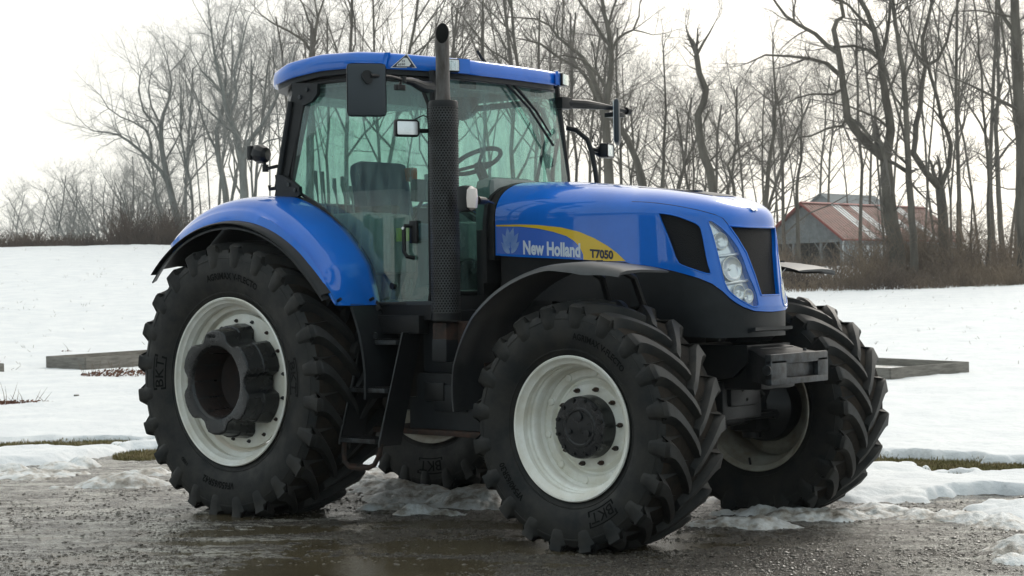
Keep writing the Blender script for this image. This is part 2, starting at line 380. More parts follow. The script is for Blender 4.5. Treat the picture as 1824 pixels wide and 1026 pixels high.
def rear_wheel(sd):
    c = Vector((0, sd*.983, .889)); W = empty('rear_wheel', c, parent=TR)
    prof = make_tyre(W, c, sd, .957, .325, .552, .27, .052, 24, 5, phase=.06)
    m = MB().revolve([(.285, .572), (.292, .566), (.288, .556), (.272, .548), (.262, .532), (.238, .524), (.228, .514), (.20, .514), (.196, .520), (.186, .520), (.180, .494), (.172, .484), (.128, .480), (.112, .466), (.104, .450), (.05, .444), (-.03, .444), (-.05, .460), (-.10, .470), (-.14, .50), (-.22, .52), (-.262, .532), (-.285, .556), (-.292, .568), (-.27, .57),
        (-.24, .545), (-.1, .52), (0, .49), (.1, .51), (.24, .54)], c, sd, 120, closed=True)
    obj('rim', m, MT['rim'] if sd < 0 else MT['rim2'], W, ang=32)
    m = MB().revolve([(.152, .455), (.158, .43), (.156, .37), (.15, .30), (.12, .26), (.10, .18), (.09, .05), (.07, .05), (.08, .26), (.12, .31), (.13, .455)], c, sd, 96, closed=True)
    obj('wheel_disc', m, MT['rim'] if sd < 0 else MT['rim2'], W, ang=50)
    for i in range(16): bolt(W, c, sd, .15, .412, 2*pi*(i+.35)/16, .013, MT['rust'] if i % 3 else MT['steel'])
    if sd < 0:
        # cast wheel weight with six lobes and an open bore
        def outl(k, rbig, rsm):
            o = []
            if rbig-rsm < .02: return [(rbig, radians(30+60*i+da)) for i in range(6) for da in (-25, -21.5, -18.5, -14, -5, 5, 14, 18.5, 21.5, 25)]
            for i in range(6):
                a0 = radians(30+60*i)
                for da, rr in ((-25, rsm), (-21.5, rsm+.012), (-18.5, rbig-.016), (-14, rbig), (-5, rbig+.006), (5, rbig+.006), (14, rbig), (18.5, rbig-.016), (21.5, rsm+.012), (25, rsm)):
                    o.append((rr, a0+radians(da)))
            return o
        rows = []
        lv = [(.390, .240, .240), (.402, .250, .250), (.405, .262, .262), (.405, .334, .286), (.398, .345, .293), (.30, .358, .300), (.285, .362, .300), (.28, .372, .300), (.165, .386, .305), (.155, .37, .29)]
        for s, rb_, rs_ in lv: rows.append([(c.x+r*cos(a), c.y+sd*s, c.z+r*sin(a)) for r, a in outl(6, rb_, rs_)])
        bore = [(.385, .236), (.33, .222), (.17, .212), (.14, .16), (.14, .0)]
        n = len(rows[0]); vs = [p for r in rows for p in r]; fs = []
        for i in range(len(rows)-1):
            for j in range(n): fs.append((i*n+j, i*n+(j+1) % n, (i+1)*n+(j+1) % n, (i+1)*n+j))
        k0 = len(vs); angs = [a for r, a in outl(6, 1, 1)]
        for s, r in bore: vs += [(c.x+r*cos(a), c.y+sd*s, c.z+r*sin(a)) for a in angs]
        fs += [(j, (j+1) % n, k0+(j+1) % n, k0+j) for j in range(n)]
        for i in range(len(bore)-1):
            for j in range(n): fs.append((k0+i*n+j, k0+i*n+(j+1) % n, k0+(i+1)*n+(j+1) % n, k0+(i+1)*n+j))
        ww = obj('wheel_weight', MB().add(vs, fs), MT['iron'], W, ang=28)
        bo = MB(); bo.revolve([(.386, .2355), (.33, .2215), (.171, .2115), (.142, .1595), (.142, .0)], c, sd, 60); obj('bore', bo, MT['bore'], ww)
        sc = MB(); rng = random.Random(4)
        for i in range(34):
            a = radians(rng.uniform(200, 340)); s = rng.uniform(.2, .37); r = .2155+.06*(s-.2)
            L = rng.uniform(.01, .06); r2_ = .2155+.06*(s-L*.2-.2)
            p = [(c.x+(r-.002)*cos(a+t), c.y+sd*(s+ds), c.z+(r-.002)*sin(a+t)) for t, ds in ((0, 0), (L/r, rng.uniform(-.01, .01)), (L/r, .004), (0, .005))]
            sc.add(p, [(0, 1, 2, 3)])
        obj('scratch', sc, MT['steel'], W, smooth=False, kind='stuff')
        for a in (95,):
            v, f = textmesh('ooo', .05, .002, 2); mb = MB().add([(c.x+.312*cos(radians(97))+(x-.04), c.y+sd*.4075, c.z+.300+y) for x, y, z in v], f); obj('cast_mark', mb, MT['soot'], W, smooth=False)
        tyre_text(W, c, sd, prof, 'AGRIMAX V-FLECTO', 83, .715, .062, .92, bold=.03)
        tyre_text(W, c, sd, prof, 'VF650/65R42', -97, .700, .062, .95, bold=.03)
        tyre_text(W, c, sd, prof, '170D', -128, .705, .036, 1.0)
        tyre_text(W, c, sd, prof, 'BKT', 4, .668, .100, 1.15, box=True, bold=.01)
        tyre_text(W, c, sd, prof, 'BKT', 176, .700, .100, 1.15, box=True, bold=.01)
    else:
        tyre_text(W, c, sd, prof, 'BKT', -86, .74, .11, 1.15, inner=True, fl=1, box=True, bold=.01)
    return W
rear_wheel(-1); rear_wheel(1)
def front_wheel(sd):
    c = Vector((2.884, sd*.967, .691)); W = empty('front_wheel', c, parent=TR)
    prof = make_tyre(W, c, sd, .738, .285, .400, .232, .050, 20, 9, phase=.14)
    m = MB().revolve([(.245, .420), (.252, .414), (.249, .404), (.236, .397), (.222, .383), (.216, .372), (.192, .370), (.187, .378), (.174, .378), (.168, .366), (.150, .364), (.144, .352), (.132, .345), (.108, .345), (.094, .356), (.078, .352), (.066, .338), (.03, .330), (-.08, .330), (-.12, .345), (-.14, .362), (-.19, .376), (-.222, .383), (-.236, .40), (-.248, .414), (-.24, .42),
        (-.2, .395), (-.05, .36), (.05, .36), (.12, .375), (.2, .395)], c, sd, 110, closed=True)
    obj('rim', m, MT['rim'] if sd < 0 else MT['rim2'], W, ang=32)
    m = MB().revolve([(.052, .336), (.056, .325), (.054, .292), (.046, .284), (.020, .280), (.018, .268), (.040, .256), (.052, .245), (.055, .20), (.055, .12), (.035, .12), (.03, .2), (0.0, .27), (.0, .29), (.03, .336)], c, sd, 90, closed=True)
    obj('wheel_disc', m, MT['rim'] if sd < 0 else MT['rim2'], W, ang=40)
    for i in range(10):
        a = 2*pi*(i+.3)/10
        q = MB()
        p0 = Vector((c.x+.315*cos(a), c.y+sd*.05, c.z+.315*sin(a)))
        q.tube([p0, p0+Vector((0, sd*.012, 0)), p0+Vector((0, sd*.016, 0))], [.022, .022, .017], 14)
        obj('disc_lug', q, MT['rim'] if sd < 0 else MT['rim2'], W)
    for i in range(10): bolt(W, c, sd, .054, .222, 2*pi*(i+.12)/10, .014, MT['rust'], .042)
    cap = MB().revolve([(.05, .185), (.10, .182), (.15, .180), (.158, .174), (.160, .150), (.160, .118), (.164, .112), (.164, .10), (.160, .094), (.160, .03), (.163, .0)], c, sd, 64)
    if sd < 0:
        cp = obj('hub_cap', cap, MT['iron'], W, ang=30)
        for i in range(12):
            a = 2*pi*(i+.5)/12; p = Vector((c.x+.160*cos(a), c.y+sd*.158, c.z+.160*sin(a)))
            obj('hub_bolt', MB().tube([p, p+Vector((0, sd*.012, 0))], .0125, 6), MT['black'], W)
        for a, rr, sz in ((pi/2, .062, .026), (-.5, .066, .02), (3.5, .07, .014)):
            p = Vector((c.x+rr*cos(a), c.y+sd*.158, c.z+rr*sin(a))); obj('hub_plug', MB().tube([p, p+Vector((0, sd*.012, 0)), p+Vector((0, sd*.013, 0))], [sz, sz, sz*.7], 18), MT['iron'], W)
        tyre_text(W, c, sd, prof, 'AGRIMAX V-FLECTO', 62, .535, .052, .86, bold=.03)
        tyre_text(W, c, sd, prof, 'VF540/65R30', 218, .535, .052, .9, bold=.03)
        tyre_text(W, c, sd, prof, 'BKT', -62, .530, .088, 1.1, box=True, bold=.01)
        v_ = MB().revolve([(0, .0), (.0, .012), (.02, .012)], c, sd, 8)
    else:
        hub = MB().revolve([(.05, .0), (.05, .20), (-.05, .235), (-.14, .225), (-.2, .16), (-.26, .12), (-.3, .0)], c, sd, 40); obj('hub', hub, MT['black'], W)
        obj('valve', MB().tube([(c.x-.03, c.y-sd*.235, c.z-.375), (c.x-.03, c.y-sd*.25, c.z-.33)], .008, 6), MT['black'], W)
    return W
front_wheel(-1); front_wheel(1)
# ------------------------------------------------------------------ hood
HXR, HX0, HW0, HNX = 1.69, 2.78, .455, .71
def hplan(u):
    us = .62
    if u < us: return HXR+(HX0-HXR)*u/us, -HW0, 0.
    a = (u-us)/(1-us)*pi/2
    return HX0+HNX*abs(sin(a))**(2/2.9), -HW0*abs(cos(a))**(2/2.9), sin(a)
SP = [(1.5, 2.205), (2.0, 2.19), (2.4, 2.15), (2.7, 2.10), (3.0, 2.05), (3.3, 1.97)]
def spine(x): return float(np.interp(x, [a for a, b in SP], [b for a, b in SP]))
_zs = np.linspace(1.4, 3.4, 81); _sp = np.array([spine(x) for x in _zs]); _sp = np.convolve(np.pad(_sp, 6, mode='edge'), np.ones(13)/13, 'valid')
def spine(x): return float(np.interp(x, _zs, _sp))
def HS(u, v):
    u = min(max(u, 0), 1); px, py, s = hplan(u); zk = 1.93-.07*s; qx = HXR+(3.05-HXR)*u**.9; zt = spine(qx)
    if v < .5:
        z = 1.30+(zk-1.30)*v/.5; t = (z-1.37)/.5
        return Vector((px-.10*s*t*(1 if t > 0 else 0), py*(1-.02*(1-v/.5)**2), z))
    a = min((v-.5)/.5, 1)*pi/2; m = 2.45; t = (zk-1.37)/.5; bx = px-.10*s*t
    h = max(cos(a), 0)**(2/m) if a < pi/2-1e-6 else 0; g = sin(a)**(2/m)
    return Vector((qx+(bx-qx)*h, py*h, zk+(zt-zk)*g))
def HN(u, v):
    e_ = .004; u1, u2_ = max(u-e_, 0), min(u+e_, 1); v1, v2_ = v-e_, min(v+e_, 1)
    n = (HS(u2_, v)-HS(u1, v)).cross(HS(u, v2_)-HS(u, v1))
    return n.normalized() if n.length > 1e-9 else Vector((0, 0, 1))
def hmesh(outer, holes=(), off=0., step=(.012, .014), left=False):
    v, t = cdt(outer, list(holes), step)
    vs = []; ns = []
    for a, b in v:
        p = HS(a, b); n = HN(a, b)
        if n.dot(Vector((p.x-2.0, p.y, p.z-1.6))) < 0: n = -n
        if a > .9995: n = Vector((n.x, 0, n.z)).normalized()
        if b > .9995: n = Vector((n.x*.3, 0, 1)).normalized()
        p = p+n*off
        if left: p = Vector((p.x, -p.y, p.z)); n = Vector((n.x, -n.y, n.z))
        vs.append(p); ns.append(n)
    return vs, ns, t
def hobj(name, outer, holes, off, mat, left, parent=None, label=None, step=(.012, .014), cn=True):
    vs, ns, t = hmesh(outer, holes, off, step, left)
    me = bpy.data.meshes.new(name)
    ft = []
    for a, b, c in t:
        fn = (vs[b]-vs[a]).cross(vs[c]-vs[a])
        ft.append((a, b, c) if fn.dot(ns[a]+ns[b]+ns[c]) >= 0 else (a, c, b))
    me.from_pydata([tuple(p) for p in vs], [], ft); me.polygons.foreach_set('use_smooth', [True]*len(ft))
    me.materials.append(mat)
    if cn: me.normals_split_custom_set_from_vertices([tuple(n) for n in ns])
    o = bpy.data.objects.new(name, me); COL.objects.link(o); par = parent or TR; o.parent = par
    o.matrix_parent_inverse = Matrix.Translation(-WM[par.name]); WM[o.name] = Vector(); tagit(o, label); return o
LOW = [(0, .325), (.1, .315), (.3, .300), (.594, .275), (.694, .236), (.76, .205), (.8, .178), (.83, .140), (.85, .106), (.87, .082), (.894, .060), (.938, .038), (1, .031)]
low = dens(LOW, .02, False)
GR = [(.890, .487), (1.0, .487), (1.0, .060+.06), (.972, .120), (.962, .225), (.944, .345), (.917, .425)]
GRd = dens(GR, .02)
HL = smoothpoly([(.812, .500), (.819, .462), (.826, .394), (.832, .319), (.838, .194), (.850, .140), (.881, .100), (.913, .072), (.938, .056), (.954, .062), (.957, .085), (.955, .144), (.938, .225), (.922, .350), (.892, .425), (.862, .472), (.838, .495), (.824, .505)], 1)
VT = smoothpoly([(.663, .513), (.668, .521), (.706, .513), (.763, .488), (.780, .475), (.788, .45), (.794, .281), (.801, .236), (.796, .228), (.781, .229), (.719, .262), (.703, .280), (.688, .381)], 1)
TOPV = [(.60, .965), (.60, .93), (.80, .90), (.93, .88), (.93, .93), (.93, .965)]
GRs = [(a if a < .999 else 1.02, b) for a, b in GR]
outer = low+dens([(1, .04), (1, .12)], .02, False)[1:]+dens([(1, .487), (1, 1), (0, 1), (0, .34)], .025, False)
outer = low+[(1, .06), (1, .09), (1, .12)]+[p for p in dens([(.972, .120), (.962, .225), (.944, .345), (.917, .425), (.890, .487)], .02, False)]+dens([(.890, .487), (1, .487)], .02, False)[1:]+dens([(1, .487), (1, 1), (0, 1), (0, .34)], .025, False)[1:]
_o = []; [_o.append(p) for p in outer if not _o or math.hypot(p[0]-_o[-1][0], p[1]-_o[-1][1]) > 1e-4]; outer = _o
def band(outline, o1, o2, left, closed=True):
    """wall following an outline on the hood between two offsets"""
    vs = []
    for a, b in outline:
        p = HS(a, b); n = HN(a, b)
        if n.dot(Vector((p.x-2.0, p.y, p.z-1.6))) < 0: n = -n
        for o_ in (o1, o2):
            q = p+n*o_; vs.append((q.x, -q.y if left else q.y, q.z))
    m = len(outline); return vs, [(2*i, 2*i+1, 2*((i+1) % m)+1, 2*((i+1) % m)) for i in range(m if closed else m-1)]
def lip(outline, r, left, closed=True, off=0.):
    P = []
    for a, b in outline:
        p = HS(a, b); n = HN(a, b)
        if n.dot(Vector((p.x-2.0, p.y, p.z-1.6))) < 0: n = -n
        p = p+n*off; P.append(Vector((p.x, -p.y if left else p.y, p.z)))
    if closed: P = P+[P[0]]
    return MB().tube(P, r, 8, not closed)
mesh_m = M_('fine_black_mesh', (.006, .006, .007), .6, spec=.25)
_n = mesh_m.node_tree.nodes; _l = mesh_m.node_tree.links; _w = _n.new('ShaderNodeTexVoronoi'); _w.inputs['Scale'].default_value = 190
_t = _n.new('ShaderNodeTexCoord'); _l.new(_t.outputs['Object'], _w.inputs['Vector']); _b = _n.new('ShaderNodeBump'); _b.inputs['Strength'].default_value = .8; _b.inputs['Distance'].default_value = .003
_l.new(_w.outputs['Distance'], _b.inputs['Height']); _l.new(_b.outputs[0], _n['Principled BSDF'].inputs['Normal'])
hd = None
for left in (False, True):
    sh = hobj('hood', outer, [HL, VT], 0, MT['blue'], left)
    for nm, ol, dep in (('headlight_surround', HL, .05), ('side_vent_surround', VT, .022)):
        D_ = dens(ol, .012); v, f = band(D_, .002, -dep, left); m = lip(D_, .0045, left); m.add(v, f)
        part(nm, m, MT['blue'], sh)
    hobj('side_vent', VT, [], -.018, mesh_m, left)
    # headlight: reflector shell, three lamps, clear lens
    hl = hobj('headlight', HL, [], -.045, MT['chrome'], left, step=(.02, .03), cn=False)
    hobj('lens', HL, [], -.002, MT['lens'], left, hl)
    rims = MB(); bowls = MB()
    for (a, b, rad) in ((.852, .405, .066), (.880, .262, .096), (.893, .140, .060), (.930, .122, .054)):
        p = HS(a, b); n = HN(a, b)
        if n.dot(Vector((p.x-2.0, p.y, p.z-1.6))) < 0: n = -n
        aim = (n+Vector((.9, 0, 0))).normalized(); sy = -1 if left else 1
        p = Vector((p.x, p.y*sy, p.z)); n = Vector((n.x, n.y*sy, n.z)); aim = Vector((aim.x, aim.y*sy, aim.z))
        p0 = p-n*.034; rad *= .72
        K = MB().tube([p0+aim*.012, p0+aim*.008, p0-aim*.006, p0-aim*.012, p0-aim*.014], [rad*1.04, rad, rad*.72, rad*.32, rad*.1], 28, False)
        obj('lamp_bowl', K, MT['chrome'], hl)
        obj('bulb', MB().tube([p0-aim*.012, p0-aim*.003, p0+aim*.001], [rad*.14, rad*.12, rad*.05], 12), MT['chrome'], hl)
        P = []; e1 = aim.orthogonal().normalized(); e2 = aim.cross(e1)
        for i in range(33): w = 2*pi*i/32; P.append(p0+aim*.012+(e1*cos(w)+e2*sin(w))*rad*1.05)
        obj('lamp_ring', MB().tube(P, .0026, 6, False), MT['rim'], hl)
    # chrome ribs that divide the lamps
    for b_ in (.335, .19):
        P = []
        for t_ in np.linspace(.835, .935 if b_ > .25 else .95, 9):
            p = HS(t_, b_+(t_-.88)*.25); n = HN(t_, b_)
            if n.dot(Vector((p.x-2.0, p.y, p.z-1.6))) < 0: n = -n
            p = p-n*.03; P.append((p.x, -p.y if left else p.y, p.z))
        obj('reflector_rib', MB().tube(P, .009, 8), MT['chrome'], hl)
    # grille half and its frame
    g = [p for p in GRd]
    hobj('grille', GR, [], -.022, mesh_m, left, step=(.02, .03))
    fr = dens([(1, .487), (.890, .487), (.917, .425), (.944, .345), (.962, .225), (.972, .120), (1, .120)], .012, False)
    m = lip(fr, .006, left, False); v, f = band(fr, .002, -.03, left, False); m.add(v, f); part('grille_surround', m, MT['blue'], sh)
    # black side shroud under the blue panel
    shr = [(a, b-.004) for a, b in reversed([p for p in low if p[0] > .60])]
    so_ = dens([(.60, -.02), (.70, -.085), (.80, -.10), (1, -.10)], .02, False)+shr
    hobj('lower_shroud', so_, [], -.012, MT['plastic'], left, step=(.02, .03))
    so_ = dens([(0, .10), (.35, .08), (.60, -.02)], .03, False)+[(a, b-.004) for a, b in reversed([p for p in low if p[0] <= .60])]
    hobj('engine_side_cover', so_, [], -.05, MT['black'], left, step=(.03, .04))
    v, f = band(low, .0015, -.02, left, False); part('hood_edge', MB().add(v, f), MT['blue'], sh)
    # screened vent on the hood top
    tv = [(.60, .955), (.60, .905), (.72, .885), (.86, .845), (.90, .845), (.93, .90), (.94, .955)]
    hobj('top_vent', dens(tv, .02), [], .003, MT['fender_plastic'], left, step=(.02, .02))
    # seam between the top panel and the flank
    sm = [(.62, .62), (.70, .60), (.78, .575), (.84, .55), (.87, .525), (.889, .492)]
    part('panel_seam', lip(dens(sm, .02, False), .0022, left, False, -.0006), MT['black'], sh)
part('hood_latch', MB().box((2.93, 0, 2.085), (.05, .03, .006), .003), MT['steel'])
# nose emblem: small leaf badge
bd = MB()
for k_, (a_, l_) in enumerate(((-.9, .05), (-.45, .065), (0, .07), (.45, .065), (.9, .05))):
    pc = HS(1, .66); n = Vector((.75, 0, .66)).normalized(); t_ = Vector((-.66, 0, .75)); b_ = Vector((0, 1, 0))
    pc = pc+n*.006-t_*.03
    dr = t_*cos(a_)+b_*sin(a_); pr = n.cross(dr)
    bd.prism([pc+dr*.012, pc+dr*l_*.5+pr*.009, pc+dr*l_, pc+dr*l_*.5-pr*.009], n*.004)
part('nose_badge', bd, MT['chrome'], ang=20)
# ---- decals on the right flank (and the matching left flank)
def onside(x, z, off=.0016, left=False):
    u = (x-HXR)/(HX0-HXR)*.62; v = (z-1.30)/(1.93-1.30)*.5; y = -HW0*(1-.02*(1-v/.5)**2)-off
    return (x, -y if left else y, z)
def flat_patch(pts, off, left=False, step=.05):
    v, t = cdt(dens(pts, .03), [], (step, step)); return MB().add([onside(x, z, off, left) for x, z in v], t)
swoosh = [(1.70, 1.906), (1.9, 1.903), (2.05, 1.895), (2.234, 1.874), (2.38, 1.842), (2.499, 1.798), (2.6, 1.748), (2.67, 1.704), (2.735, 1.652), (2.60, 1.655), (2.409, 1.668), (2.408, 1.70), (2.385, 1.745), (2.34, 1.785), (2.278, 1.818), (2.17, 1.848), (2.051, 1.872), (1.9, 1.889), (1.70, 1.897)]
inner_d = [(1.70, 1.893), (1.9, 1.885), (2.051, 1.868), (2.17, 1.844), (2.278, 1.814), (2.34, 1.781), (2.380, 1.742), (2.402, 1.70), (2.402, 1.671), (2.2, 1.690), (1.70, 1.722)]
MT['decal_blue'] = M_('deep_blue_decal', (.035, .13, .56), .3, 0, 1, coatr=.02)
for left in (False, True):
    part('stripe_decal', flat_patch(swoosh, .0022, left), MT['yellow'])
    part('name_decal', flat_patch(inner_d, .0014, left), MT['decal_blue'])
def sidetext(s, x0, x1, zb0, zb1, cap, mat, bold, nm, shear=0):
    v, f = textmesh(s, 1., bold, 4); a = min(p[0] for p in v); b = max(p[0] for p in v); k = cap/.70
    vs = []
    for x, y, z in v:
        t = (x-a)/(b-a); xx = x0+(x1-x0)*t; vs.append(onside(xx, zb0+(zb1-zb0)*t+y*k, .0036))
    part(nm, MB().add(vs, f), mat, smooth=False)
sidetext('New Holland', 1.925, 2.388, 1.716, 1.686, .082, MT['white_decal'], .04, 'name_lettering')
sidetext('T7050', 2.462, 2.642, 1.682, 1.668, .049, MT['navy_decal'], .045, 'model_lettering')
lf = MB()
def petal(cx, cz, ang, L, w):
    P = []
    for i in range(14):
        t = i/13; P.append((L*t, w*sin(pi*t**.75)*.5))
    P += [(L*(1-i/13), -w*sin(pi*(1-i/13)**.75)*.35) for i in range(1, 13)]
    P = [(cx+a*cos(ang)-b*sin(ang), cz+a*sin(ang)+b*cos(ang)) for a, b in P]
    v, t = cdt(P, [], (.02, .02)); lf.add([onside(x, z, .0036) for x, z in v], t)
for s_ in (1, -1):
    petal(1.820+s_*.004, 1.788, radians(90-s_*13), .100, .052)
    petal(1.820+s_*.005, 1.752, radians(90-s_*33), .118, .052)
    petal(1.820+s_*.006, 1.720, radians(90-s_*44), .104, .046)
part('leaf_emblem', lf, MT['leaf'], smooth=False)
# ------------------------------------------------------------------ chassis below
part('engine_block', MB().box((2.2, 0, 1.42), (.62, .30, .36), .04), MT['black'])
m = MB(); rng = random.Random(3)
for i in range(26): m.box((rng.uniform(1.75, 2.8), rng.choice((-1, 1))*rng.uniform(.3, .37), rng.uniform(1.1, 1.6)), (rng.uniform(.03, .1), .03, rng.uniform(.02, .09)), .008)
part('engine_fitting', m, MT['black'], kind='stuff')
for y0 in (-.33, -.36, .34):
    m = MB().tube([(1.8, y0, 1.2), (2.1, y0-.03, 1.12), (2.5, y0, 1.16), (2.8, y0+.04, 1.3)], .018, 8); part('hydraulic_hose', m, MT['rubber'])
part('transmission', MB().box((.75, 0, .95), (.95, .26, .30), .06), MT['black'])
part('rear_axle', MB().revolve([(-.8, .13), (-.45, .15), (-.3, .24), (.3, .24), (.45, .15), (.8, .13)], (0, 0, .889), 1, 28), MT['black'])
part('rear_linkage', MB().box((-.45, 0, .9), (.22, .25, .25), .04).tube([(-.5, -.35, .6), (-1.0, -.42, .45)], .035, 8).tube([(-.5, .35, .6), (-1.0, .42, .45)], .035, 8), MT['black'])
part('front_frame', MB().box((2.75, 0, 1.0), (.78, .20, .13), .03), MT['black'])
part('front_casting', MB().prism([(2.95, -.24, 1.14), (3.46, -.24, 1.14), (3.46, -.24, 1.04), (3.36, -.24, .95), (3.05, -.24, .90), (2.95, -.24, .90)], (0, .48, 0)), MT['black'])
m = MB()   # flared cast nose carrying the bracket
sec = [(3.30, .19, 1.142, .93), (3.42, .20, 1.140, .93), (3.50, .235, 1.125, .925), (3.57, .28, 1.100, .918), (3.63, .315, 1.088, .914)]
vs = []
for x, hy, zt, zb in sec: vs += [(x, -hy, zb), (x, -hy, zt-.02), (x, -hy+.03, zt), (x, hy-.03, zt), (x, hy, zt-.02), (x, hy, zb)]
fs = [(i*6+j, i*6+(j+1) % 6, i*6+6+(j+1) % 6, i*6+6+j) for i in range(len(sec)-1) for j in range(6)]+[(0, 1, 2, 3, 4, 5), tuple(24+j for j in range(6))]
part('nose_casting', m.add(vs, fs), MT['black'], ang=40)
# weight bracket with a hooked face and a slot
m = MB().box((3.655, 0, 1.062), (.022, .325, .030), .008).box((3.655, 0, .930), (.022, .325, .020), .006).box((3.655, -.24, 1.0), (.022, .085, .055), .004).box((3.655, .265, 1.0), (.022, .060, .055), .004).box((3.632, .03, .99), (.012, .18, .05), .003)
m.tube([(3.66, -.34, 1.0), (3.66, -.352, 1.0)], .03, 14)
part('weight_bracket', m, MT['steel'])
part('tow_pin', MB().tube([(3.66, .08, 1.10), (3.66, .08, 1.115)], .012, 10), MT['steel'])
# front axle
c = (2.884, 0, .70)
part('front_axle', MB().revolve([(-.62, .12), (-.5, .09), (-.25, .10), (-.16, .19), (.0, .21), (.16, .17), (.25, .10), (.5, .09), (.62, .12)], c, 1, 24), MT['black'])
for s in (-1, 1):
    part('steering_knuckle', MB().box((2.884, s*.69, .70), (.11, .10, .16), .04).tube([(2.884, s*.70, .50), (2.884, s*.70, .92)], [.06, .075], 14), MT['black'])
    part('tie_rod', MB().tube([(3.08, s*.22, .66), (3.08, s*.66, .66)], .02, 8).tube([(2.884, s*.69, .66), (3.1, s*.66, .66)], .03, 8), MT['black'])
part('steering_cylinder', MB().tube([(3.09, -.24, .66), (3.09, .24, .66)], .04, 14).box((3.02, 0, .66), (.09, .08, .05), .01), MT['black'])
part('axle_support', MB().box((3.0, 0, .84), (.30, .17, .08), .03).box((3.23, .0, .80), (.04, .22, .12), .02), MT['black'])
part('grease_tag', MB().box((3.135, -.16, .655), (.002, .02, .012)), MT['white_decal'])
m = MB()
for i, (y0, z0) in enumerate(((-.1, .86), (-.05, .80), (.08, .88), (.14, .82), (.2, .9))): m.tube([(3.2, y0, z0+.1), (3.3, y0+.05, z0), (3.15, y0+.2, z0-.06), (2.95, y0+.45, z0-.03)], .011, 6)
part('axle_hose', m, MT['rubber'], kind='stuff')
# plastic splash panel edge under the nose
part('chin_flap', MB().prism([(3.30, -.21, 1.165), (3.36, -.21, 1.225), (3.50, -.21, 1.245), (3.50, -.21, 1.225), (3.40, -.21, 1.20), (3.34, -.21, 1.15)], (0, .42, 0)), MT['plastic'])
# right-hand tool box, battery cover, skirt
part('battery_box', MB().prism([(1.235, -.80, .60), (1.235, -.80, .80), (1.30, -.80, .80), (1.30, -.80, .94), (1.315, -.80, .955), (2.0, -.80, .955), (2.0, -.80, .60)], (0, .35, 0)).box((1.60, -.805, .80), (.14, .012, .085), .01), MT['plastic'])
part('box_handle_recess', MB().box((1.47, -.815, .84), (.085, .012, .06), .012), MT['black'])
part('belly_plate', MB().box((1.45, -.55, .575), (.55, .26, .018), .006), MT['rust'])
part('fuel_tank', MB().box((1.35, .60, .95), (.55, .24, .33), .07), MT['plastic'])
part('air_tank', MB().box((1.45, -.62, 1.12), (.16, .12, .17), .04), MT['plastic'])
# ------------------------------------------------------------------ exhaust
EX, EY = 1.645, -.89
el = MB().tube([(EX-.03, EY+.35, 1.17), (EX-.02, EY+.1, 1.17), (EX-.035, EY, 1.17)], .10, 4); el = MB().box((EX-.02, EY+.02, 1.17), (.062, .066, .12), .025).box((EX+.03, EY+.16, 1.20), (.06, .10, .09), .03)
eb = part('exhaust_elbow', el, MT['rust'])
part('exhaust_heat_plate', MB().box((EX-.02, EY+.018, 1.11), (.065, .069, .075), .02), MT['plastic'], eb)
# perforated guard: real holes in hexagonal cells
R_ = .093; z0, z1 = 1.335, 2.655; nc = 28; rows_n = 84; hh = (z1-z0)/rows_n
m = MB()
for j in range(rows_n):
    for i in range(nc):
        a = 2*pi*(i+(.5 if j % 2 else 0))/nc; wa = 2*pi/nc; zc = z0+hh*(j+.5)
        if not (.25*pi < a % (2*pi) < .62*pi) or True:
            O = []; I = []
            for k in range(6):
                w = pi/6+k*pi/3
                O.append((a+cos(w)*wa/sqrt(3)*1.0, zc+sin(w)*hh*2/3*1.0)); I.append((a+cos(w)*wa/sqrt(3)*.66, zc+sin(w)*hh*2/3*.66))
            vs = [(EX+R_*cos(q), EY+R_*sin(q), z) for q, z in O]+[(EX+R_*cos(q), EY+R_*sin(q), z) for q, z in I]+[(EX+(R_-.003)*cos(q), EY+(R_-.003)*sin(q), z) for q, z in I]
            fs = [(k, (k+1) % 6, 6+(k+1) % 6, 6+k) for k in range(6)]+[(6+k, 6+(k+1) % 6, 12+(k+1) % 6, 12+k) for k in range(6)]
            m.add(vs, fs)
gd = obj('exhaust_guard', m, MT['guard'], TR, smooth=False, fix=False)
part('guard_collar', MB().tube([(EX, EY, 2.64), (EX, EY, 2.672), (EX, EY, 2.682), (EX, EY, 2.684)], [.095, .095, .088, .052], 40), MT['black'], gd)
part('guard_collar', MB().tube([(EX, EY, 1.30), (EX, EY, 1.345)], .095, 40), MT['black'], gd)
part('muffler', MB().tube([(EX, EY, 1.30), (EX, EY, 2.66)], .080, 28), MT['soot'])
# stack with slashed mouth, open at the top
n = 36; vs = []; ctr = Vector((EX, EY, 0)); dr = Vector((.62, -.78, 0)).normalized()
for rr, top in ((.052, None), (.056, None)):
    pass
def ringpt(r, a, z): return (EX+r*cos(a), EY+r*sin(a), z)
def ztop(a): 
    q = cos(a)*dr.x+sin(a)*dr.y
    return 3.11-.07*q
vs = [ringpt(.049, 2*pi*i/n, 2.675) for i in range(n)]+[ringpt(.0445, 2*pi*i/n, 2.74) for i in range(n)]+[ringpt(.0435, 2*pi*i/n, ztop(2*pi*i/n)-.12) for i in range(n)]+[ringpt(.0435, 2*pi*i/n, ztop(2*pi*i/n)) for i in range(n)]+[ringpt(.040, 2*pi*i/n, ztop(2*pi*i/n)) for i in range(n)]
vs = [(x-(0), y-(0), z) for k, (x, y, z) in enumerate(vs)]
fs = [(k*n+i, k*n+(i+1) % n, (k+1)*n+(i+1) % n, (k+1)*n+i) for k in range(4) for i in range(n)]
ps = part('exhaust_stack', MB().add(vs, fs), MT['pipe'])
vs = [ringpt(.0395, 2*pi*i/n, ztop(2*pi*i/n)-.002) for i in range(n)]; vs = vs+[ringpt(.038, 2*pi*i/n, 2.85) for i in range(n)]
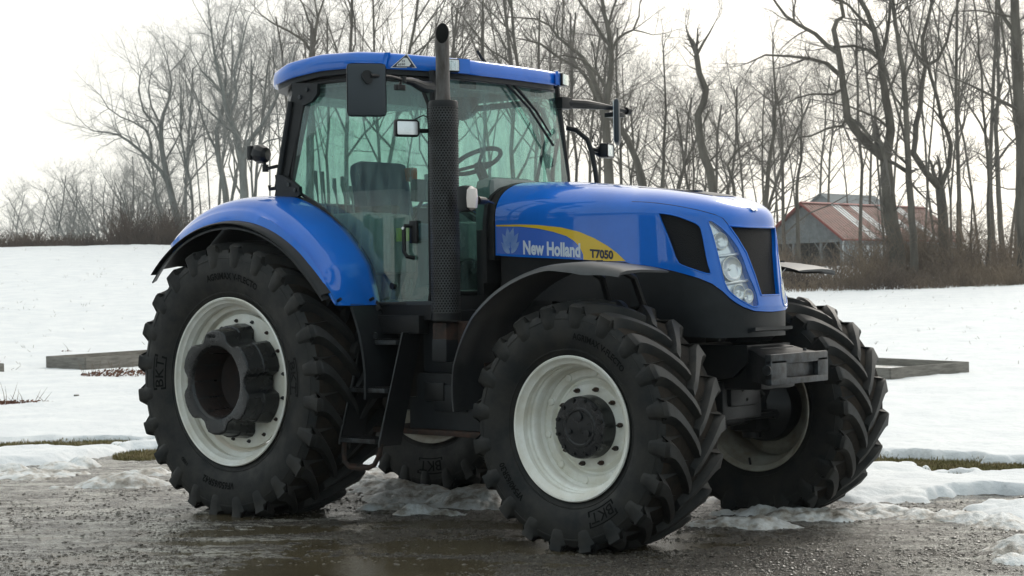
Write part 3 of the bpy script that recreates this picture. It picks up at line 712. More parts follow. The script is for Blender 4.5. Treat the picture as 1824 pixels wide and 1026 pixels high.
part('stack_bore', MB().add(vs, [(i, (i+1) % n, n+(i+1) % n, n+i) for i in range(n)]+[tuple(n+i for i in range(n))]), MT['soot'], ps)
# ------------------------------------------------------------------ steps
st = MB()
def plate(x, ys, zs, w=.012): return MB().prism([(x, ys[0], zs[0]), (x, ys[1], zs[0]), (x, ys[3], zs[1]), (x, ys[2], zs[1])], (w, 0, 0))
for x in (.915, 1.262): part('step_side_plate', MB().prism([(x, -1.13, .50), (x, -.93, .50), (x, -.72, 1.22), (x, -.90, 1.22)], (.012, 0, 0)), MT['black'])
for x in (.915, 1.274): part('plate_edge_highlight', MB().tube([(x, -1.131, .50), (x, -1.131, .53), (x, -.901, 1.22), (x, -.72, 1.221)], .0045, 6), MT['guard'])  # thin pale strips added as edge highlights on the step plates
for yc_, zc in ((-1.06, .532), (-.97, .850), (-.86, 1.155)):
    m = MB().box((1.094, yc_, zc), (.160, .085, .014), .004)
    tr_ = part('step_tread', m, MT['steel'])
    g_ = MB()
    for i in range(14): g_.box((.955+i*.0215, yc_, zc+.016), (.004, .08, .004))
    part('tread_grip', g_, MT['black'], tr_, kind='stuff')
m = MB().tube([(.93, -1.10, .52), (.925, -1.10, .44), (.935, -1.10, .385), (.975, -1.10, .355), (1.05, -1.10, .352), (1.14, -1.10, .356), (1.2, -1.10, .38), (1.25, -1.10, .45), (1.265, -1.10, .52)], .016, 10)
for i in range(12): m.box((.99+i*.014, -1.10, .372), (.004, .010, .006))
part('bottom_foot_bar', m, MT['rust'])
part('step_top_bracket', MB().box((1.12, -.80, 1.27), (.25, .05, .06), .01), MT['black'])
part('step_bolt', MB().tube([(1.07, -.94, 1.20), (1.07, -.955, 1.20)], .022, 14), MT['steel'])
# ------------------------------------------------------------------ rear fenders
def arc(th, y, r): t = radians(th); return (r*cos(t), y, .889+r*sin(t))
def rin(th): return float(np.interp(th, [20, 27.6, 41, 59, 79, 110, 130], [1.06, 1.10, 1.184, 1.223, 1.268, 1.262, 1.24]))
def rout(th): return float(np.interp(th, [20, 27, 36, 45, 60, 90, 130], [1.16, 1.150, 1.118, 1.10, 1.092, 1.085, 1.08]))
def grid_fender(sd, cols, ths, zfront=None):
    vs = []; k = len(cols(60))
    for th in ths:
        for y, r in cols(th):
            p = arc(th, y*-sd, r)
            vs.append(p)
    fs = [(i*k+j, i*k+j+1, (i+1)*k+j+1, (i+1)*k+j) for i in range(len(ths)-1) for j in range(k-1)]
    return vs, fs
def cols_blue(th):
    ri, ro = rin(th), rout(th); f = float(np.interp(th, [27, 45], [0, 1])); yo = 1.25
    base = [(.80, ri+.0), (.86, ri), (.95, ri-.004), (1.05, ri-.014*f-.0*(1-f)), (1.12, ri-.03*f), (1.165, ri-.052*f+.006*(1-f)), (1.195, ri-.082*f+.015*(1-f)), (1.212, ri-.105*f+.025*(1-f)), (1.235, ri*.35+ro*.65), (yo, ro), (yo+.004, ro-.012)]
    return base
ths = list(np.linspace(26, 124, 60))
for sd in (-1, 1):
    vs, fs = grid_fender(sd, cols_blue, ths)
    # level the front end at z = 1.40
    vs = [(x, y, max(z, 1.403)) if x > .5 else (x, y, z) for x, y, z in vs]
    vs = [(x, y*1.0, z) for x, y, z in vs]
    ff = obj('rear_fender', MB().add(vs, fs), MT['blue'], TR, ang=60)
    so_ = ff.modifiers.new('s', 'SOLIDIFY'); so_.thickness = .006; so_.offset = -1
    lw_ = lambda th: float(np.interp(th, [31, 45, 70, 90, 120, 136], [1.0, 1.1, .85, .5, .4, .25]))
    lipc = lambda th: [(1.242, rout(th)+.004), (1.27, rout(th)-.004*lw_(th)), (1.29, rout(th)-.014*lw_(th)), (1.298, rout(th)-.030*lw_(th)), (1.295, rout(th)-.040*lw_(th)), (1.275, rout(th)-.036*lw_(th)), (1.24, rout(th)-.03*lw_(th))]
    vs, fs = grid_fender(sd, lipc, list(np.linspace(31.5, 137, 70)))
    k0 = 7; n0 = len(vs); fs += [tuple(range(7)), tuple(range(n0-7, n0))]
    obj('fender_lip', MB().add(vs, fs), MT['plastic'], ff, ang=50)
    inn = lambda th: [(.78, rin(th)-.02), (.95, rin(th)-.02), (1.10, rin(th)-.05), (1.18, rin(th)-.10), (1.235, rout(th)-.015), (1.29, rout(th)-.045)]
    inn2 = lambda th: [(y, r-.012) for y, r in inn(th)]
    vs, fs = grid_fender(sd, lambda th: inn(th)+inn2(th)[::-1]+inn(th)[:1], list(np.linspace(30, 139, 50)))
    obj('fender_liner', MB().add(vs, fs), MT['plastic'], ff, ang=50)
    iw = MB()
    T_ = list(np.linspace(28, 147, 30)); V_ = [arc(t, sd*.765, rr) for t in T_ for rr in (.30, rin(t)-.02)]+[arc(t, sd*.755, rr) for t in T_ for rr in (.45, rin(t)-.02)]
    iw.add(V_, [(60*q+2*i, 60*q+2*i+1, 60*q+2*i+3, 60*q+2*i+2) for i in range(29) for q in (0, 1)])
    obj('fender_inner_wall', iw, MT['plastic'], ff, fix=False)
    # dark mudguard sheet that runs on down in front of the wheel
    md = lambda th: [(.70, 1.085), (.95, 1.10), (1.07, 1.105), (1.075, 1.09), (.95, 1.085), (.70, 1.075), (.70, 1.085)]
    vs, fs = grid_fender(sd, md, list(np.linspace(-5, 28, 20)))
    obj('mudguard', MB().add(vs, fs), MT['plastic'], TR, ang=50)
    for p in ((.98, 1.19, 1.43), (.985, .90, 1.43)):
        obj('fender_bolt', MB().tube([(p[0]+.12*0+(.0), sd*p[1], p[2]), (p[0]+.03, sd*(p[1]+.002), p[2]+.012)], .011, 8), MT['black'], ff)
# ------------------------------------------------------------------ front fenders
for sd in (-1, 1):
    TH = list(np.linspace(176, 68, 46)); 
    def fr(th): return float(np.interp(th, [66, 80, 95, 115, 140, 160, 176], [.965, .945, .945, .965, 1.0, .985, .93]))
    def colf(th):
        w = float(np.interp(th, [66, 84, 92, 100], [.0, .035, .02, 0]))
        r = fr(th); return [(.72, r), (.80, r+.006), (1.0, r+.012), (1.14, r+.006), (1.19, r-.006-w*.5), (1.205, r-.03-w), (1.195, r-.03-w), (1.18, r-.018-w*.5), (1.0, r-.004), (.73, r-.008)]
    vs = []
    for th in TH:
        for y, r in colf(th):
            t = radians(th); vs.append((2.884+r*cos(t), sd*y, .691+r*sin(t)))
    k = 10; fs = [(i*k+j, i*k+(j+1) % k, (i+1)*k+(j+1) % k, (i+1)*k+j) for i in range(len(TH)-1) for j in range(k)]+[tuple(range(k)), tuple(range(len(vs)-k, len(vs)))]
    ff = obj('front_fender', MB().add(vs, fs), MT['fender_plastic'], TR, ang=50)
    m = MB().tube([(2.75, sd*.45, 1.0), (2.78, sd*.62, 1.25), (2.80, sd*.78, 1.55), (2.80, sd*.95, 1.62)], .022, 8).tube([(3.02, sd*.45, 1.0), (3.04, sd*.62, 1.25), (3.03, sd*.78, 1.55), (3.0, sd*.95, 1.62)], .022, 8)
    obj('fender_bracket', m, MT['black'], ff)
    for x, y in ((2.78, .9), (2.95, 1.0)): 
        zz = .691+sqrt(max(0, .957**2-(x-2.884)**2)); obj('fender_bolt', MB().tube([(x, sd*y, zz), (x, sd*y, zz+.008)], .02, 10), MT['steel'], ff)
    obj('bracket_strap', MB().box((2.03, sd*.92, 1.03), (.006, .05, .012), .002), MT['rust'], ff)
# ------------------------------------------------------------------ cab
def roofplan(n=10):
    P = [(-.30, 0), (-.295, -.30), (-.26, -.52), (-.19, -.66), (-.06, -.765), (.12, -.82), (.4, -.84), (.75, -.838), (1.04, -.81), (1.22, -.735), (1.36, -.635), (1.44, -.535), (1.468, -.45), (1.478, -.35), (1.484, -.15)]
    return P+[(1.485, 0)]+[(x, -y) for x, y in P[:0:-1]]
RP = roofplan()
zl = lambda x: float(np.interp(x, [-.3, .0, .19, .49, .73, 1.04, 1.3, 1.48], [2.925, 2.945, 2.966, 2.984, 2.979, 2.952, 2.925, 2.906]))
zt_ = lambda x: float(np.interp(x, [-.3, -.15, .0, .15, .465, .835, 1.07, 1.3, 1.48], [2.965, 3.012, 3.045, 3.072, 3.092, 3.076, 3.05, 3.02, 2.998]))
def ring(P, sc, dz, zf): return [(.6+(x-.6)*sc, y*sc, zf(x)+dz) for x, y in P]
Pd = dens(RP, .07)
zm = lambda x: zl(x)*.5+zt_(x)*.5
rings = [ring(Pd, .95, .002, zl), ring(Pd, .992, -.004, zl), ring(Pd, 1.0, .006, zl), ring(Pd, 1.003, 0, zm), ring(Pd, .998, -.014, zt_), ring(Pd, .985, -.002, zt_), ring(Pd, .955, .006, zt_), ring(Pd, .80, .018, zt_), ring(Pd, .45, .03, zt_), ring(Pd, .05, .034, lambda x: 3.085)]
n = len(Pd); vs = [p for r in rings for p in r]; fs = [(k*n+i, k*n+(i+1) % n, (k+1)*n+(i+1) % n, (k+1)*n+i) for k in range(len(rings)-1) for i in range(n)]+[tuple((len(rings)-1)*n+i for i in range(n))]
roof = part('cab_roof', MB().add(vs, fs), MT['blue'], ang=50)
for s in (-1, 1):
    # raised shoulder of the front lamp pods, a real ridge on the roof band
    m = MB()
    ztop_ = 3.052
    m.prism([(1.035, s*.800, 2.953), (1.065, s*.797, 3.05), (1.095, s*.79, 3.05), (1.07, s*.795, 2.949)], (0, s*.020, 0))
    part('roof_ridge', m, MT['blue'], roof)
    dirn = Vector((.93, s*.3676, 0)); tn = Vector((-.3676, s*.93, 0)); cc = Vector((1.425, s*.585, 2.952))
    Rm = Matrix((tn, dirn, Vector((0, 0, 1)))).transposed()
    fr_ = part('roof_lamp', MB().box(cc, (.062, .03, .043), .008, Rm), MT['black'], roof)
    obj('reflector', MB().box(cc+dirn*.024, (.054, .008, .035), .003, Rm), MT['chrome'], fr_)
    rb_ = MB(); rb_.tube([cc+dirn*.032, cc+dirn*.034], .027, 20)
    for i in range(7): rb_.box(cc+dirn*.034+tn*(-.045+.015*i), (.0018, .002, .033), 0, Rm)
    obj('lens_rib', rb_, MT['lens'], fr_, kind='stuff')
    obj('lens', MB().box(cc+dirn*.037, (.056, .002, .037), .001, Rm), MT['lens'], fr_)
    # blue frame post between lamp and front panel
    part('lamp_pod', MB().prism([(1.44, s*.525, 2.905), (1.482, s*.45, 2.903), (1.482, s*.45, 2.998), (1.44, s*.525, 3.0)], (.016, s*.012, 0)), MT['blue'], roof)
# dark soffit and visor underneath
P2 = [(x, y) for x, y in Pd]
def slab(sc, z0f, z1f): 
    a = ring(P2, sc, 0, z0f); b = ring(P2, sc, 0, z1f); return a+b
m = MB(); m.add(slab(.965, lambda x: zl(x)-.035, zl), [(i, (i+1) % n, n+(i+1) % n, n+i) for i in range(n)]+[tuple(range(n))])
part('roof_underside', m, MT['plastic'])
m = MB().add(slab(.90, lambda x: zl(x)-.085, lambda x: zl(x)-.035), [(i, (i+1) % n, n+(i+1) % n, n+i) for i in range(n)]+[tuple(range(n))])
part('roof_header', m, MT['black'])
m = MB()
for i in range(9): m.box((-.19+.02*i*0, -.30+.075*i, 2.905), (.05, .012, .012), .003)
part('rear_vent_slat', m, MT['black'], kind='stuff')
# triangular sticker on the roof side
def rs(x, z, off=.0035): return (x, -.8415-off+(.0 if x < .9 else 0), z)
def sideroof(x): return float(np.interp(x, [p[0] for p in RP[5:13]], [p[1] for p in RP[5:13]]))
def rsp(x, z, off): return (x+.0, sideroof(x)*1.003-off, z)
T0 = [(1.085, 2.955), (1.198, 2.945), (1.165, 3.030)]
mt = [((1-0)*0)]
# place from the photograph: (687,120) (709,121) (701,99) on the roof side
m = MB(); tri = [(1.105, 2.953), (1.250, 2.944), (1.200, 3.030)]
def trp(x, z, off): return (x, sideroof(x)*1.003-off-.004, z)
part('sticker_border', MB().add([trp(x, z, .002) for x, z in tri], [(0, 1, 2)]), MT['navy_decal'], roof, smooth=False)
cx_, cz_ = sum(p[0] for p in tri)/3, sum(p[1] for p in tri)/3
t1 = [(cx_+(x-cx_)*1.12, cz_+(z-cz_)*1.12) for x, z in tri]; MT['white'] = M_('white_print', (.75, .76, .74), .5)
part('sticker_edge', MB().add([trp(x, z, .001) for x, z in t1], [(0, 1, 2)]), MT['white'], roof, smooth=False)
hx = [(1.135, 2.957), (1.218, 2.952), (1.228, 2.968), (1.205, 3.008), (1.185, 3.010), (1.142, 2.972)]
part('sticker_face', MB().add([trp(x, z, .003) for x, z in hx], [tuple(range(6))]), MT['white'], roof, smooth=False)
for s_, x0_, z0_, h_ in (('33', 1.170, 2.982, .018), ('8590', 1.146, 2.961, .019)):
    v, f = textmesh(s_, 1, .02, 2); part('sticker_lettering', MB().add([trp(x0_+x*h_*1.25, z0_+y*h_, .0045) for x, y, z in v], f), MT['navy_decal'], roof, smooth=False)
part('antenna', MB().tube([(.60, .74, 3.12), (.60, .74, 3.15), (.57, .72, 3.20), (.545, .70, 3.255)], [.022, .016, .013, .010], 10), MT['black'], roof)
# frame
YS = .80
def pl(a, b, r, nm='cab_pillar', mat='black', n=10): return part(nm, MB().tube([a, b] if not isinstance(a, list) else a, r, n), MT[mat])
for s in (-1, 1):
    part('cab_pillar', MB().prism([(-.005, s*.83, 2.15), (.10, s*.83, 2.15), (.255, s*.80, 2.74), (.30, s*.80, 2.87), (.175, s*.80, 2.90), (.135, s*.80, 2.80)], (0, -s*.07, 0)), MT['black'])
    part('pillar_trim', MB().tube([(.03, s*.835, 2.2), (.15, s*.806, 2.80)], .022, 10), MT['plastic'])
    b1 = part('pillar_bracket', MB().prism([(.18, s*.80, 2.925), (.44, s*.80, 2.90), (.435, s*.80, 2.83), (.385, s*.80, 2.785), (.29, s*.80, 2.76), (.20, s*.80, 2.80)], (0, s*.03, 0)), MT['plastic'])
    b2 = part('pillar_bracket', MB().prism([(.03, s*.825, 2.30), (.10, s*.825, 2.295), (.20, s*.825, 2.25), (.27, s*.825, 2.205), (.275, s*.825, 2.15), (.25, s*.825, 2.138), (.05, s*.825, 2.155)], (0, s*.03, 0)), MT['plastic'])
    for q, pp in ((b1, ((.34, 2.865), (.27, 2.82))), (b2, ((.17, 2.225), (.235, 2.185)))):
        for x, z in pp: obj('bracket_bolt', MB().tube([(x, s*.85 if q is b2 else s*.83, z), (x, s*.864 if q is b2 else s*.842, z)], .015, 6), MT['steel'], q)
    # A pillar, windscreen corner
    part('front_pillar', MB().tube([(1.39, s*.715, 1.40), (1.39, s*.71, 1.8), (1.385, s*.685, 2.3), (1.33, s*.645, 2.92)], .024, 10), MT['black'])
    # side glass = door
    G = [(.30, 2.90), (.52, 2.905), (.75, 2.902), (1.0, 2.89), (1.22, 2.862), (1.36, 2.82), (1.418, 2.70), (1.430, 2.55), (1.437, 2.2), (1.437, 1.8), (1.437, 1.47), (1.425, 1.42), (1.40, 1.402), (1.02, 1.402), (.97, 1.41), (.948, 1.45), (.88, 1.58), (.80, 1.723), (.71, 1.845), (.601, 1.954), (.48, 2.04), (.36, 2.105), (.242, 2.16), (.15, 2.20), (.155, 2.30), (.20, 2.52), (.25, 2.72)]
    yz = lambda z: s*float(np.interp(z, [1.4, 2.1, 2.9], [.815, .812, .785]))
    def dpt(x, z, o=0.):
        t = max(0., (x-.9)/.537); return (x-.092*t, yz(z)-s*.11*t**1.5+s*o, z)
    gv, gt = cdt(dens(G, .12), [], (.1, .2))
    dr_ = part('cab_door', MB().tube([dpt(x, z) for x, z in dens(G+[G[0]], .08, False)], .013, 8), MT['black'])
    obj('door_glass', MB().add([dpt(x, z, .004) for x, z in gv], gt), MT['glass'], dr_, smooth=False)
    # grab handle
    hx_ = 1.207
    obj('door_handle', MB().tube([(hx_+.035, s*.757, 1.91), (hx_, s*.795, 1.91), (hx_, s*.805, 1.88), (hx_, s*.805, 1.74), (hx_+.02, s*.80, 1.71), (hx_+.05, s*.76, 1.70)], .014, 10), MT['black'], dr_)
    obj('door_latch', MB().box((hx_+.045, s*.757, 1.87), (.035, .012, .075), .01), MT['black'], dr_)
    obj('latch_button', MB().tube([(hx_, s*.80, 1.895), (hx_, s*.817, 1.895)], .010, 10), MT['chrome'], dr_)
    for x, z in ((.63, 1.86), (.90, 1.615)): obj('glass_bolt', MB().tube([(x, s*.815, z), (x, s*.826, z)], .010, 10), MT['black'], dr_)
    obj('door_hinge', MB().tube([(1.09, s*.77, 1.52), (1.09, s*.805, 1.52)], .022, 12), MT['black'], dr_)
    # curved seal between fender and cab
    part('cab_side_sill', MB().prism([(.95, s*.80, 1.395), (1.50, s*.80, 1.395), (1.50, s*.80, 1.30), (.97, s*.80, 1.30)], (0, -s*.06, 0)), MT['black'])
    F = [(x, z) for x, z in ((.99, 1.36), (.935, 1.44), (.86, 1.585), (.78, 1.715), (.69, 1.835), (.585, 1.94), (.465, 2.022), (.345, 2.085), (.22, 2.13), (.05, 2.15))]
    part('fender_seal', MB().tube([(x, s*.822, z) for x, z in F], .022, 8), MT['rubber'])
    part('cab_lower_wall', MB().prism([(x, s*.79, z) for x, z in F]+[(.0, s*.79, 1.30), (.99, s*.79, 1.30)], (0, -s*.015, 0)), MT['interior'])
# windscreen
wv = []; wf = []; ny, nzz = 20, 12
for j in range(nzz+1):
    z = 1.47+(2.87-1.47)*j/nzz; hw = float(np.interp(z, [1.47, 2.3, 2.87], [.705, .68, .642]))
    for i in range(ny+1):
        t = -1+2*i/ny; wv.append((float(np.interp(z, [1.47, 1.8, 2.3, 2.87], [1.415, 1.42, 1.40, 1.335]))+.075*(1-t*t), hw*t, z))
for j in range(nzz):
    for i in range(ny): wf.append((j*(ny+1)+i, j*(ny+1)+i+1, (j+1)*(ny+1)+i+1, (j+1)*(ny+1)+i))
part('windscreen', MB().add(wv, wf), MT['glass'])
part('windscreen_base', MB().tube([(1.415+.075*(1-(t/10)**2), .705*t/10, 1.465) for t in range(-10, 11)], .022, 8), MT['black'])
part('header_visor', MB().add([(1.335+.07*(1-(t/10)**2), .64*t/10, z) for z in (2.90, 2.82) for t in range(-10, 11)], [(i, i+1, 21+i+1, 21+i) for i in range(20)]), MT['headliner'])
# cowl behind the hood
ck = [(0., .30), (0, .49), (0, .6), (0, .7), (0, .8), (0, .9), (0, 1)]
cp = [HS(0, b) for a, b in ck]; P = [(p.y*1.012, p.z+.003) for p in cp]; P = P+[(-y, z) for y, z in P[-2::-1]]
part('hood_seal', MB().prism([(1.635, y, z) for y, z in P], (.047, 0, 0)), MT['rubber'])
P3 = [(y*1.05, z-.004 if z > 1.8 else z-.15) for y, z in P]
part('cowl', MB().prism([(1.605, y, z) for y, z in P3], (.030, 0, 0)), MT['black'])
part('firewall', MB().box((1.54, 0, 1.58), (.03, .44, .30), .01), MT['black'])
part('cab_mount', MB().box((1.30, 0, 1.30), (.32, .74, .06), .02), MT['black'])
part('cab_floor', MB().box((.75, 0, 1.39), (.68, .77, .03), .005), MT['interior_dark'])
part('cab_corner_panel', MB().prism([(1.50, -.76, 1.45), (1.62, -.50, 1.45), (1.62, -.50, 1.15), (1.50, -.76, 1.15)], (.0, .05, 0)), MT['black'])
part('pillar_cable', MB().tube([(1.48, -.80, 2.62), (1.50, -.81, 2.3), (1.49, -.82, 1.9), (1.52, -.82, 1.5), (1.6, -.8, 1.35)], .010, 6), MT['rubber'])
# rear window
part('rear_window', MB().add([(-.02, -.76, 2.1), (-.02, .76, 2.1), (.14, .74, 2.88), (.14, -.74, 2.88)], [(0, 1, 2, 3)]), MT['glass'], smooth=False)
part('rear_window_frame', MB().tube([(-.02, -.76, 2.1), (-.02, .76, 2.1), (.14, .74, 2.88), (.14, -.74, 2.88), (-.02, -.76, 2.1)], .02, 8), MT['black'])
part('rear_wall', MB().box((-.02, 0, 1.7), (.02, .76, .40), .01), MT['interior_dark'])
# interior
s_ = part('driver_seat', MB().box((.42, 0, 1.90), (.24, .24, .06), .05), MT['seat'])
obj('seat_back', MB().box((.23, 0, 2.16), (.08, .25, .26), .075, Matrix.Rotation(radians(-10), 3, 'Y')), MT['seat'], s_)
obj('seat_base', MB().box((.40, 0, 1.63), (.20, .20, .21), .03), MT['interior_dark'], s_)
obj('armrest', MB().box((.45, -.30, 2.05), (.20, .05, .03), .02), MT['interior_dark'], s_)
obj('orange_knob', MB().box((.30, .22, 2.33), (.05, .03, .05), .02), MT['orange'], s_)
cs = part('side_console', MB().box((.35, -.55, 1.90), (.42, .17, .12), .05).box((.75, -.58, 1.80), (.25, .14, .20), .06), MT['interior'])
for x, z, k in ((.03, .345, 0), (.10, .335, 0), (.22, .28, 0), (.30, .29, 0), (.38, .22, 0)):
    obj('lever', MB().tube([(x+.05, -.48, 1.98), (x+.02, -.47, 2.0+z*.5), (x, -.47, 2.0+z-.06), (x, -.47, 2.0+z)], [.006, .006, .015, .013], 8), MT['interior'], cs)
part('monitor', MB().box((1.02, -.42, 2.16), (.025, .10, .075), .012).tube([(1.02, -.42, 2.1), (.98, -.50, 1.95), (.9, -.55, 1.85)], .012, 8), MT['interior_dark'])
part('document_clip', MB().box((.20, .62, 2.26), (.12, .02, .10), .01), MT['interior'])
part('hanging_cable', MB().tube([(1.30, .45, 2.80), (1.33, .5, 2.5), (1.22, .55, 2.25), (1.28, .6, 2.05)], .013, 6), MT['interior_dark'])
cs = part('side_console', MB().box((.30, .55, 1.84), (.40, .15, .14), .05), MT['interior'])
part('inner_wheel_arch', MB().prism([(x*.93, -.77, z-.03) for x, z in F]+[(.1, -.77, 1.5), (.85, -.77, 1.42)], (0, .04, 0)), MT['interior'])
part('inner_wheel_arch', MB().prism([(x*.93, .77, z-.03) for x, z in F]+[(.1, .77, 1.5), (.85, .77, 1.42)], (0, -.04, 0)), MT['interior'])
part('warning_sticker', MB().box((1.06, -.66, 1.86), (.07, .002, .045)), M_('yellow_green_label', (.55, .58, .06), .6))
part('dash', MB().box((1.42, 0, 2.02), (.10, .26, .22), .08).box((1.40, 0, 1.65), (.09, .16, .25), .04), MT['interior'])
sw = MB(); P = []
cw = Vector((1.14, 0, 2.37)); nn = Vector((-.45, 0, .89)).normalized(); e1 = Vector((0, 1, 0)); e2 = nn.cross(e1)
for i in range(41): w = 2*pi*i/40; P.append(cw+(e1*cos(w)+e2*sin(w))*.175)
sw.tube(P, .016, 8, False)
for w in (0, 2.1, 4.2): sw.tube([cw-nn*.03, cw+(e1*cos(w)+e2*sin(w))*.165], .012, 6)
sw.tube([cw-nn*.02, cw-nn*.35], .035, 10)
part('steering_wheel', sw, MT['interior_dark'])
part('headliner', MB().box((.65, 0, 2.87), (.55, .66, .015), .005), MT['headliner'])
part('cab_speaker', MB().tube([(.75, .3, 2.86), (.75, .3, 2.80), (.78, .28, 2.76)], [.12, .10, .05], 18), MT['interior_dark'])
part('overhead_rail', MB().tube([(.3, .5, 2.84), (.7, .5, 2.80), (1.15, .5, 2.80), (1.32, .5, 2.74), (1.36, .52, 2.6)], .022, 8), MT['interior'])
part('exit_bar', MB().tube([(1.3, .70, 2.55), (1.22, .72, 2.3), (1.25, .72, 2.1), (1.4, .74, 1.9)], .014, 8), MT['interior_dark'])
# wiper
wp = part('wiper_arm', MB().tube([(1.435, .03, 2.895), (1.475, .24, 2.71), (1.485, .39, 2.55)], [.012, .010, .006], 8), MT['black'])
obj('wiper_blade', MB().tube([(1.435, -.04, 2.89), (1.475, .17, 2.72), (1.480, .42, 2.48)], .009, 6), MT['rubber'], wp)
# ------------------------------------------------------------------ mirrors and lamps
def mirror(s, arm, c, wdir):
    a = part('mirror_arm', arm, MT['black'])
    wd_ = Vector(wdir).normalized(); nr = Vector((wd_.y, -wd_.x, 0)); Rm = Matrix((wd_, nr, Vector((0, 0, 1)))).transposed()
    h = part('mirror_head', MB().box(c, (.123, .022, .165), .03, Rm), MT['shell'])
    obj('mirror_glass', MB().box(Vector(c)-nr*.022*(1 if nr.x > 0 else -1), (.105, .003, .148), .003, Rm), MT['chrome'], h)
    return a, h, nr
c_ = Vector((1.42, -1.345, 2.735))
arm = MB().tube([(1.40, -.74, 2.80), (1.42, -.84, 2.795), (1.45, -.97, 2.815), (1.46, -1.05, 2.815)], [.040, .036, .026, .018], 10).tube([(1.46, -1.05, 2.815), (1.485, -1.2, 2.822), (1.47, -1.36, 2.82)], .012, 10).tube([(1.46, -1.06, 2.80), (1.46, -1.06, 2.84)], .022, 12)
a, h, nr = mirror(-1, arm, c_, (-.62, -.79, 0))
nr = nr if nr.x > 0 else -nr
obj('mirror_clamp', MB().tube([c_+Vector((0, .0, .085))+nr*.02, c_+Vector((0, 0, .085))+nr*.045], .034, 18).tube([c_+Vector((.0, .01, .06))+nr*.03, c_+Vector((0, .01, .06))+nr*.05], .026, 14), MT['black'], h)
part('marker_lamp', MB().box((1.47, -1.10, 2.765), (.02, .035, .018), .006).tube([(1.47, -1.10, 2.77), (1.465, -1.08, 2.81)], .01, 8), MT['black'])
cL = Vector((1.40, 1.27, 2.70))
arm = MB().box((1.36, .68, 2.80), (.045, .06, .042), .01).tube([(1.37, .70, 2.80), (1.42, .86, 2.80), (1.42, 1.0, 2.80), (1.41, 1.2, 2.80), (1.40, 1.38, 2.79)], [.035, .034, .028, .016, .014], 10).tube([(1.40, 1.38, 2.79), (1.40, 1.42, 2.79)], .028, 12)
a, h, nr = mirror(1, arm, cL, (-.57, .82, 0))
obj('mirror_clamp', MB().box(cL+Vector((0, -.03, .05)), (.05, .06, .018), .008), MT['black'], h)
# work lamp on the right pillar
def worklamp(c, dirn, hw, hh, dp, parent=None, nm='work_lamp'):
    dirn = Vector(dirn).normalized(); tn = Vector((-dirn.y, dirn.x, 0)).normalized(); up = dirn.cross(tn)*-1
    up = tn.cross(dirn)*-1 if False else Vector((0, 0, 1))
    Rm = Matrix((tn, dirn, up)).transposed(); c = Vector(c)
    w = part(nm, MB().box(c, (hw, dp, hh), min(.018, hh*.35), Rm), MT['black'])
    P = [c+tn*(a*hw*.9)+Vector((0, 0, b*hh*.87))+dirn*dp for a, b in ((-.85, -1), (.85, -1), (1, -.8), (1, .8), (.85, 1), (-.85, 1), (-1, .8), (-1, -.8), (-.85, -1))]
    obj('lamp_rim', MB().tube(P, .007, 8, False), MT['black'], w)
    obj('reflector', MB().box(c+dirn*(dp-.002), (hw*.88, .004, hh*.84), .002, Rm), MT['chrome'], w)
    rb_ = MB()
    for i in range(11): rb_.box(c+dirn*(dp+.003)+tn*(hw*.86*(-1+i/5)), (.0016, .0016, hh*.8), 0, Rm)
    rb_.tube([c+dirn*(dp+.001)-Vector((0, 0, hh*.2)), c+dirn*(dp+.008)-Vector((0, 0, hh*.2))], hh*.32, 16)
    obj('lens_rib', rb_, MT['lens'], w, kind='stuff')
    return w
w = worklamp((1.455, -1.03, 2.515), (.86, -.42, 0), .082, .055, .022)
obj('lamp_bracket', MB().tube([(1.49, -.97, 2.50), (1.53, -.90, 2.50), (1.54, -.84, 2.50)], .014, 8).box((1.545, -.885, 2.50), (.018, .012, .04), .004), MT['black'], w)
obj('lamp_wire', MB().tube([(1.48, -.98, 2.57), (1.51, -.93, 2.60), (1.54, -.87, 2.57), (1.53, -.82, 2.50)], .004, 6), MT['rubber'], w)
# left work lamp on its hoop
part('lamp_hoop', MB().tube([(1.42, .65, 2.62), (1.49, .67, 2.60), (1.57, .69, 2.53), (1.60, .70, 2.44), (1.63, .70, 2.3), (1.66, .70, 2.1), (1.66, .70, 1.95)], .018, 10), MT['black'])
w = worklamp((1.63, .83, 2.455), (.95, .30, 0), .075, .052, .03)
obj('lamp_body', MB().tube([(1.61, .825, 2.455), (1.58, .815, 2.45), (1.55, .805, 2.45)], [.055, .045, .02], 12), MT['black'], w)
obj('lamp_bracket', MB().tube([(1.595, .70, 2.46), (1.60, .76, 2.455), (1.60, .82, 2.45)], .016, 8), MT['black'], w)
P = [(1.59, .72+.035+.035*cos(t), 2.53+.04*sin(t)) for t in np.linspace(-2, 3.6, 14)]
obj('lamp_wire', MB().tube(P, .004, 6), MT['rubber'], w)
# rear right work lamp, seen from behind its housing
w = part('rear_work_lamp', MB().tube([(-.185, -.84, 2.465), (-.14, -.86, 2.46), (-.10, -.865, 2.45), (-.05, -.865, 2.44), (-.035, -.86, 2.44)], [.035, .062, .068, .055, .035], 10).box((-.16, -.85, 2.46), (.02, .075, .05), .01), MT['black'])
obj('lamp_bracket', MB().tube([(-.07, -.86, 2.40), (-.06, -.86, 2.345), (.04, -.84, 2.36)], .013, 8).tube([(-.06, -.86, 2.375), (-.06, -.86, 2.325)], .022, 10), MT['black'], w)
part('pillar_stud', MB().tube([(.01, -.83, 2.21), (-.03, -.85, 2.205), (-.03, -.85, 2.23)], .014, 8), MT['black'])
